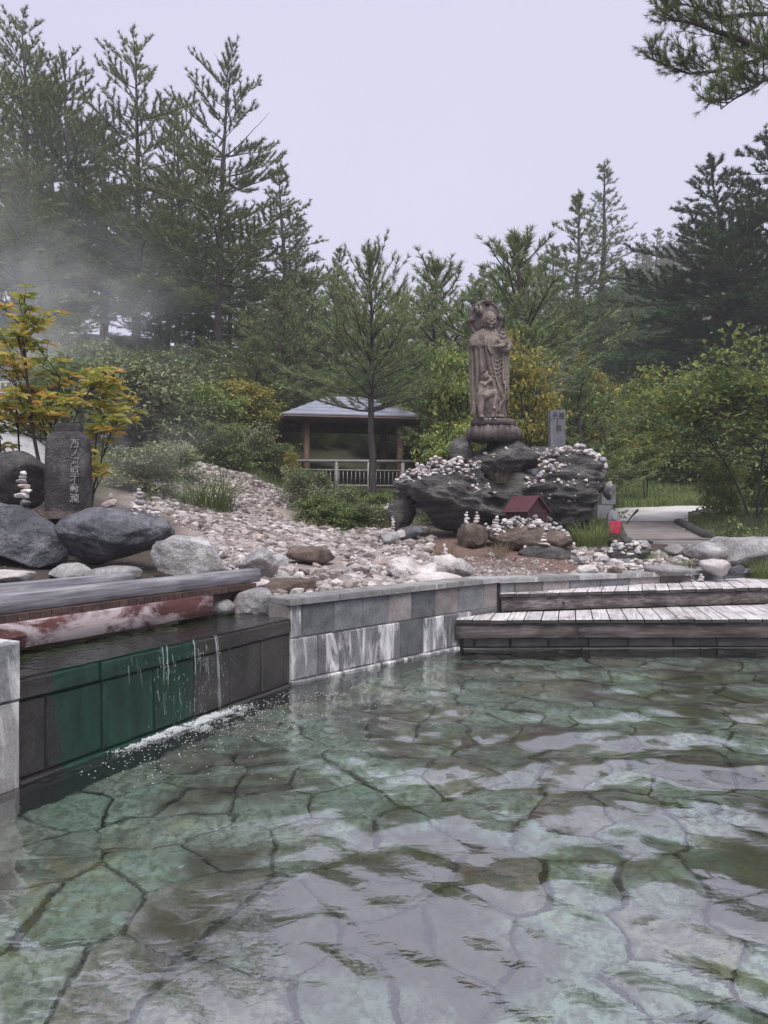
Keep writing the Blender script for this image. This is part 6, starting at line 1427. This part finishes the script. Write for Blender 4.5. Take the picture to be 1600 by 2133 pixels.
for lab, key, px, Y, h, wd in (('grey-green shrub spilling over the gravel slope', 'shrubG', 300, 13.6, 1.0, 1.3), ('rounded grey-green shrub at the edge of the gravel slope', 'shrubG', 365, 15.2, .9, 1.1), ('bare-twigged shrub right of the azalea', 'shrubG', 262, 16.5, 2.4, 1.0), ('shrub behind the top of the gravel slope', 'shrubM', 470, 18.3, 1.2, 1.1), ('shrub beside the left railing post', 'shrubM', 578, 19.2, 1.0, 1.0), ('shrub at the top right of the gravel slope', 'shrubG', 535, 19.5, 1.3, 1.0),
        ('leafy shrub covering the left half of the railing', 'shrubM', 655, 17.3, .85, .9), ('dark shrub under the pavilion railing', 'shrubM', 735, 16.0, .65, 1.2), ('shrub at the foot of the young pine', 'shrubM', 790, 15.0, .6, 1.2), ('shrub left of the railing posts', 'shrubG', 640, 15.6, .95, 1.1), ('dark low shrub in front of the railing middle', 'shrubM', 715, 14.9, .6, 1.3), ('dark low shrub beside the stream bed', 'shrubM', 665, 13.2, .65, 1.4), ('nearest low shrub below the pavilion beside the gravel', 'shrubM', 690, 12.4, .5, 1.6), ('low shrub between the stream bed and the leaning slab', 'shrubG', 770, 12.2, .5, 1.6), ('small shrub left of the leaning slab', 'shrubM', 735, 12.0, .4, 1.6), ('low shrub at the right end of the railing', 'shrubM', 800, 16.6, .6, 1.2), ('low leafy shrub right of the stream bed', 'shrubG', 760, 13.4, .5, 1.5), ('low shrub beside the leaning slab', 'shrubG', 700, 14.6, .75, 1.3),
        ('shrub behind the left shoulder of the outcrop', 'shrubM', 930, 14.5, .95, .9), ('green shrub behind the tablet', 'shrubM', 1130, 14.6, 1.5, 1.3), ('green shrub behind the right shoulder of the outcrop', 'shrubM', 1215, 13.6, 1.3, 1.0)):
    plant(key, 'shrub', lab, 'shrub', px, Y, hgt=h, wide=wd)
for lab, key, px, Y, tip, wd in (('yellowing shrub left of the pavilion roof', 'shrubY', 520, 21.5, 770, 1.1), ('yellow-green shrub just left of the pavilion eave', 'shrubYG', 575, 24.5, 790, 1.0), ('shrub with orange-tinged leaves at the left railing post', 'shrubY', 607, 17.9, 930, .55), ('yellow-green maple left of the statue', 'shrubYG', 945, 16.5, 700, .6), ('yellow maple behind the statue with branches to both sides', 'shrubY', 1085, 13.8, 676, .62),
        ('low yellow-green shrub left of the lotus base', 'shrubYG', 955, 13.2, 865, .75), ('yellow-tipped shrub right of the tablet', 'shrubY', 1235, 18.5, 740, .6), ('yellow shrub seen through the pavilion', 'shrubYG', 800, 26.0, 880, 1.2), ('yellow shrub seen at the right pavilion posts', 'shrubYG', 895, 25.5, 830, 1.0), ('small maple shrub above the gravel slope', 'shrubYG', 455, 20.0, 800, .9)):
    plant(key, 'shrub', lab, 'shrub', px, Y, tip, wide=wd)
make_broad('multistem', 17, 3.2, 1.7, 4, 'leaf_yellowgreen', .13, 330, 20, 'twig', .38, .5, .4, sub=3, stemr=.010, cl=.26, spread=.35)
plant('multistem', 'small_tree', 'multi-stemmed yellow-green small tree beyond the gravel path', 'tree', 1345, 19.5, 835, wide=.85)
plant('multistem', 'small_tree', 'green small tree behind the outcrop\'s right edge', 'tree', 1290, 22.0, 800, wide=.8)
make_broad('spread', 18, 3.3, 4.2, 3, 'leaf_yellowgreen', .15, 520, 19, 'bark', .42, .5, .35, sub=4, stemr=.016, cl=.19, spread=.5)
plant('spread', 'spreading_tree', 'spreading tree with green and yellow leaves and crooked dark trunk at the right edge', 'tree', 1572, 12.3, 722, wide=1.0, rz=2.2)
plant('shrubM', 'shrub', 'bright green bush beside the crooked trunk at the right', 'shrub', 1505, 14.2, 950, wide=.75)
for px, Y, h in ((1250, 24, 1.3), (1330, 25, 1.2), (1420, 24, 1.5), (1480, 23, 1.6), (1540, 22, 1.5), (1600, 21, 1.7), (1385, 27, 1.8), (1300, 28, 1.7), (1450, 28, 2.2), (1570, 26, 2.4), (1210, 21, 1.4), (1610, 17, 1.5)):
    plant('shrubM', 'shrub', 'green undergrowth bush along the far edge of the path', 'shrub', px, Y, hgt=h, group='bushes along the far path edge', wide=rv.uniform(1.0, 1.5))
make_broad('broadplant', 19, .5, .55, 5, 'leaf_mid', .13, 14, 5, 'twig', .3, .55, .5, sub=1, stemr=.012, cl=.4)
plant('broadplant', 'leafy_plant', 'small plant with broad pale leaves beside the boardwalk log', 'plant', 1540, 9.9, hgt=.42)
plant('broadplant', 'leafy_plant', 'small leafy plant between the boulder and the log edging', 'plant', 1510, 9.9, hgt=.28)
plant('broadplant', 'leafy_plant', 'yellowish leafy sprig above the gravel slope', 'plant', 312, 11.8, hgt=.4)
# azalea with autumn whorls close behind the monument
def azalea():
    r = np.random.default_rng(8); Y0 = 7.75; root = thing('azalea_bush', 'tall azalea with yellow, green and orange leaf whorls behind the monument', 'shrub', (0, 0, 0)); tm = MB(); tips = []; td = []
    def stem(pts, r0, r1):
        P = np.array([at(*p) for p in pts]); n = 18; tt = np.linspace(0, 1, len(P)); q = np.linspace(0, 1, n); S = np.column_stack([np.interp(q, tt, P[:, c]) for c in range(3)]); S[1:] += np.cumsum(r.normal(0, .004, (n - 1, 3)), 0); tm.tube(S, np.linspace(r0, r1, n), 7, False); return S
    def side(S, q0, q1, nb, Lr, dens=1.0):
        for _ in range(nb):
            q = r.uniform(q0, q1); i = int(q * (len(S) - 1)); b0 = S[i]; az = r.uniform(0, 6.28); el = r.uniform(.25, 1.0); L = r.uniform(*Lr)
            bp = curve_branch(b0, az, el, L, .05, 6, r); tm.tube(bp, np.linspace(.007, .0025, 6), 5, False); tips.append(bp[-1]); td.append(unit(bp[-1] - bp[-2]))
            for _ in range(int(2 + 2 * dens)):
                j = r.integers(2, 6); b2 = curve_branch(bp[j - 1], az + r.normal(0, .9), el + r.normal(.1, .35), L * r.uniform(.25, .55), .05, 4, r); tm.tube(b2, np.linspace(.004, .002, 4), 4, False); tips.append(b2[-1]); td.append(unit(b2[-1] - b2[-2]))
    m1 = stem([(93, 1010, Y0), (72, 900, Y0), (58, 800, Y0), (52, 720, Y0), (50, 660, Y0), (44, 625, Y0)], .022, .005); tips.append(m1[-1]); td.append([0, 0, 1])
    side(m1, .46, .97, 10, (.22, .42), .6); side(m1, .2, .5, 8, (.35, .6), 1.2)
    for pts, nb in (([(40, 1010, 7.9), (40, 900, 7.9), (36, 800, 7.9), (25, 770, 7.9)], 14), ([(98, 1010, 7.9), (110, 900, 8.0), (118, 800, 8.0), (125, 770, 8)], 15), ([(100, 1015, 7.7), (135, 920, 7.7), (160, 850, 7.7), (190, 800, 7.7)], 15), ([(180, 1060, 8.0), (195, 960, 8.0), (205, 870, 8.0), (215, 805, 8.0)], 16),
                   ([(190, 1060, 7.8), (205, 980, 7.8), (225, 930, 7.8), (245, 880, 7.8)], 14), ([(10, 1000, 7.7), (0, 920, 7.7), (-15, 850, 7.7)], 12), ([(185, 1062, 7.6), (200, 1020, 7.6), (215, 985, 7.6)], 10), ([(110, 1010, 8.1), (90, 900, 8.1), (80, 830, 8.1)], 10)):
        S = stem(pts, .013, .004); tips.append(S[-1]); td.append([0, 0, 1]); side(S, .30, 1.0, int(nb * .55), (.18, .45), .8)
    tips = np.array(tips); td = unit(np.array(td)); n = len(tips); K = 6
    P = np.repeat(tips, K, 0); a = np.tile(np.arange(K) * 2 * np.pi / K, n) + np.repeat(r.uniform(0, 6.28, n), K) + r.normal(0, .2, n * K)
    d = np.column_stack([np.cos(a), np.sin(a), r.uniform(-.35, .35, n * K)]) + np.repeat(td, K, 0) * .35
    tm.build('stems', M['twig'], root); link('leaves', leaves_mesh('leaves', P, d, .125, M['leaf_azalea'], r, .38, .25, .28), root)
azalea()
# bare pale twigs right of the statue
tm = MB(); r = np.random.default_rng(31)
for _ in range(26):
    p0 = at(1120 + r.uniform(-20, 20), 800 + r.uniform(-20, 30), 14.5); bp = curve_branch(p0, r.uniform(-1.2, 1.4) + (3.14 if r.uniform() < .3 else 0), r.normal(.25, .5), r.uniform(.5, 1.3), r.normal(0, .25), 8, r); tm.tube(bp, np.linspace(.010, .003, 8), 4, False)
    b2 = curve_branch(bp[4], r.uniform(0, 6.28), r.normal(.3, .4), .4, -.1, 5, r); tm.tube(b2, np.linspace(.005, .002, 5), 4, False)
tag(tm.build('bare_shrub', M['twig_pale']), 'tangle of bare pale twigs above the tablet', 'shrub')
# overhanging bough of a pine that stands outside the view on the right
def bough_pine():
    r = np.random.default_rng(44); root = thing('pine_tree', 'near pine overhanging the top right corner with dark open boughs', 'pine tree', (0, 0, 0)); tm = MB(); pos, dr = [], []
    tx, ty = 8.6, 8.6; tz = gz(tx, ty); s = np.linspace(0, 1, 10); tm.tube(np.column_stack([tx + .2 * np.sin(s * 3), ty + 0 * s, tz + 12 * s]), np.linspace(.24, .05, 10), 10)
    def bough(pts, r0, twl, lo=.15):
        P = np.array([at(*p) for p in pts]); n = 16; tt = np.linspace(0, 1, len(P)); q = np.linspace(0, 1, n); S = np.column_stack([np.interp(q, tt, P[:, c]) for c in range(3)]); S[1:] += np.cumsum(r.normal(0, .008, (n - 1, 3)), 0); tm.tube(S, np.linspace(r0, .006, n), 7, False)
        hd = unit(S[-1] - S[0])
        for j, q_ in enumerate(np.linspace(lo, 1, 26)):
            pb = np.array([np.interp(q_, q, S[:, c]) for c in range(3)]); d2 = unit(rotz((1 if j % 2 else -1) * r.uniform(.3, 1.2)) @ hd + np.array([0, 0, r.uniform(-.1, .7)])); tl = twl * (1.1 - .65 * q_) * r.uniform(.5, 1.2)
            b2 = curve_branch(pb, math.atan2(d2[1], d2[0]), math.asin(np.clip(d2[2], -1, 1)), tl, .12, 6, r); tm.tube(b2, np.linspace(.008, .003, 6), 4, False)
            for e in range(2, 6):
                pos.append(b2[e]); dr.append(unit(b2[e] - b2[e - 1]))
                for _ in range(2):
                    d3 = unit(unit(b2[e] - b2[e - 1]) + r.normal(0, .6, 3) + np.array([0, 0, .35])); L3 = r.uniform(.08, .2); tm.tube([b2[e], b2[e] + d3 * L3], [.004, .002], 3, False); pos.append(b2[e] + d3 * L3); dr.append(d3)
    zb = 9.0; tr_ = (800 + tx / ty * F, 8.6)
    bough([(tr_[0], 330, 8.6), (1700, 180, 8.8), (1600, 115, 9), (1520, 75, 9.1), (1460, 55, 9.1), (1390, 40, 9.2)], .075, .95, .35)
    bough([(tr_[0], 300, 8.6), (1680, 90, 9.3), (1590, 125, 9.3), (1500, 150, 9.3), (1440, 158, 9.3), (1362, 130, 9.3)], .04, .55, .35)
    bough([(tr_[0], 340, 8.6), (1680, 160, 8.7), (1600, 165, 8.7), (1560, 190, 8.7), (1505, 232, 8.7)], .04, .6, .35)
    bough([(tr_[0], 100, 8.6), (1680, 20, 9.6), (1600, 28, 9.6), (1500, 30, 9.6), (1425, 5, 9.6)], .05, .8, .3)
    bough([(tr_[0], 0, 8.6), (1650, -70, 9.0), (1520, -60, 9.0), (1430, -40, 9.0)], .05, .9, .2); bough([(tr_[0], -100, 8.6), (1800, -250, 8), (1600, -260, 8), (1500, -250, 8)], .05, 1.0, .2)
    tm.build('trunk', M['bark'], root); link('crown', needles_mesh('crown', np.array(pos), np.array(dr), 34, .090, .005, M['pine'], .1, .62, r, (.6, 1.2)), root)
bough_pine()
# ------------------------------------------------------------------ grasses
make_grass('tuft', 41, 260, .62, .5, 'grass', .009, .85); make_grass('dry', 42, 150, .40, .40, 'dry_grass', .006, 1.0)
for lab, key, px, Y, h, wd in (('big tuft of long grass on the gravel slope', 'tuft', 432, 13.2, .95, 1.3), ('long grass tuft under the right overhang of the outcrop', 'tuft', 1232, 9.5, .5, 1.0), ('arching grass tuft beside the little stone figure', 'tuft', 1252, 10.2, .48, 1.0), ('grass tuft at the right edge by the coping', 'tuft', 1590, 7.95, .36, 1.0), ('dry grass tuft on the dirt below the pebble ledge', 'dry', 1030, 8.6, .26, 1.0), ('dry grass hanging from the brown-stained ledge', 'dry', 1050, 9.0, .3, .8),
        ('dry tuft growing behind the pale pointed rock', 'dry', 925, 8.6, .3, .9), ('short grass patch on the red dirt', 'tuft', 890, 8.3, .16, 1.4), ('grass tuft under the pavilion shrubs', 'tuft', 660, 13.6, .6, 1.3), ('grass tuft beside the stream bed below the young pine', 'tuft', 740, 13.0, .55, 1.3), ('grass tuft right of the stream bed below the pavilion', 'tuft', 785, 13.2, .6, 1.2), ('grass tuft near the plank steps', 'tuft', 1365, 8.6, .2, 1.3), ('short grass by the long flat rock', 'tuft', 1430, 8.3, .2, 1.2)):
    plant(key, 'grass_tuft', lab, 'grass', px, Y, hgt=h, wide=wd)
plant('dry', 'grass_tuft', 'dry grass growing in the cleft left of the lotus base', 'grass', 1040, 10.15, hgt=.28, z=1.65)
plant('dry', 'grass_tuft', 'dry grass on the top of the outcrop below the tablet', 'grass', 1120, 10.6, hgt=.3, z=1.9)
def meadow(n, xr, yr, h, label, mat, wd=.012, mask=None):
    r = np.random.default_rng(n); px = r.uniform(*xr, n); Yv = r.uniform(*yr, n); xv = (px - 800) / F * Yv
    if mask is not None: k = mask(px, Yv); xv, Yv = xv[k], Yv[k]
    n = len(xv); b0 = np.column_stack([xv, Yv, ground(xv, Yv) - .02]); a = r.uniform(0, 6.28, n); L = h * r.uniform(.4, 1.3, n); o_ = np.column_stack([np.cos(a), np.sin(a), 0 * a]); s_ = np.column_stack([-np.sin(a), np.cos(a), 0 * a]) * wd / 2
    V = np.empty((n, 5, 3)); V[:, 0] = b0 - s_; V[:, 1] = b0 + s_; c_ = b0 + o_ * (L * .12)[:, None] + np.array([0, 0, 1]) * (L * .55)[:, None]; V[:, 2] = c_ - s_ * .8; V[:, 3] = c_ + s_ * .8; V[:, 4] = b0 + o_ * (L * .55)[:, None] + np.array([0, 0, 1]) * (L * .85)[:, None]
    i0 = (np.arange(n) * 5)[:, None]; o = link('grass', mesh_np('grass', V.reshape(-1, 3), [i0 + np.array([[0, 1, 3, 2]]), i0 + np.array([[2, 3, 4]])], M[mat], False)); o['kind'] = 'stuff'; o['label'] = label
meadow(16000, (1180, 1700), (17.4, 25), .28, 'green grass along the far side of the path', 'grass', .016)
meadow(9000, (1440, 1700), (9.6, 16.0), .10, 'thin short grass on the dark soil under the spreading tree', 'grass', .01, lambda p, Y: p > np.interp(Y, [9, 13, 14.5, 16], [1500, 1440, 1460, 1500]))
meadow(3500, (600, 860), (11.8, 17.5), .22, 'rough grass below the pavilion', 'dry_grass', .010, lambda p, Y: p > 625 + (13 - Y) * 3)
meadow(9000, (200, 620), (15, 24), .35, 'rough grass between the shrubs on the left slope', 'grass', .016, lambda p, Y: (Y > 18.2) | (p < 330))
meadow(2500, (1190, 1290), (9.4, 12.5), .22, 'grass behind the little stone figure', 'grass', .010)

# ------------------------------------------------------------------ drifting steam and the mist between the trees
def steam_cloud(label, c, rad, peak, scale, seed, wisp=.5):
    V, T = ICO[3]; m = bpy.data.materials.new('steam_vapour'); m.use_nodes = True; nt = m.node_tree; nt.nodes.clear()
    o = nt.nodes.new('ShaderNodeOutputMaterial'); pv_ = nt.nodes.new('ShaderNodeVolumePrincipled'); pv_.inputs['Color'].default_value = (.97, .97, 1, 1); pv_.inputs['Anisotropy'].default_value = 0.1
    tc = nt.nodes.new('ShaderNodeTexCoord'); ln = nt.nodes.new('ShaderNodeVectorMath'); ln.operation = 'LENGTH'; nt.links.new(tc.outputs['Object'], ln.inputs[0])
    fall = math_(nt, 'SUBTRACT', 1.0, ln.outputs['Value'], True); fall = math_(nt, 'POWER', fall, 1.4)
    n = noise(nt, mapping(nt, tc.outputs['Object'], (1, 1, 1), (0, 0, seed)), scale, 4, .6, .6)
    n = ramp(nt, [(.5 - wisp * .25, (0, 0, 0)), (.62, (1, 1, 1))], n).outputs[0]
    nt.links.new(math_(nt, 'MULTIPLY', math_(nt, 'MULTIPLY', fall, n), peak), pv_.inputs['Density']); nt.links.new(pv_.outputs[0], o.inputs['Volume'])
    ob = link('steam', mesh_np('steam', V, [T], m), None, c, None, rad); ob['kind'] = 'stuff'; ob['label'] = label; return ob
steam_cloud('white steam drifting in front of the lamp post and left pines', tuple(at(95, 700, 17)), (4.6, 2.8, 3.6), .30, 2.3, 1, .2)
steam_cloud('thin steam rising up the left edge before the pines', tuple(at(40, 520, 19)), (4.6, 3.0, 4.6), .10, 2.1, 3, .2)
steam_cloud('wisps of steam over the gravel slope', tuple(at(300, 930, 12.5)), (2.2, 1.4, 1.1), .20, 2.6, 5, .2)
xs_, ys_ = (gx[0] - 2, gx[-1] + 2), (gy[0] - 2, gy[-1] + 2); zt_ = float(Z.max()) + 26
m = bpy.data.materials.new('even_mist'); m.use_nodes = True; nt = m.node_tree; nt.nodes.clear(); o = nt.nodes.new('ShaderNodeOutputMaterial'); pv_ = nt.nodes.new('ShaderNodeVolumePrincipled')
pv_.inputs['Color'].default_value = (.95, .96, 1, 1); pv_.inputs['Density'].default_value = .0014; nt.links.new(pv_.outputs[0], o.inputs['Volume'])
mb = MB(); mb.prism([(xs_[0], ys_[0]), (xs_[1], ys_[0]), (xs_[1], ys_[1]), (xs_[0], ys_[1])], float(Z.min()) - 1, zt_); hz = mb.build('haze', m, None, False); hz['kind'] = 'stuff'; hz['label'] = 'thin even mist filling the valley'
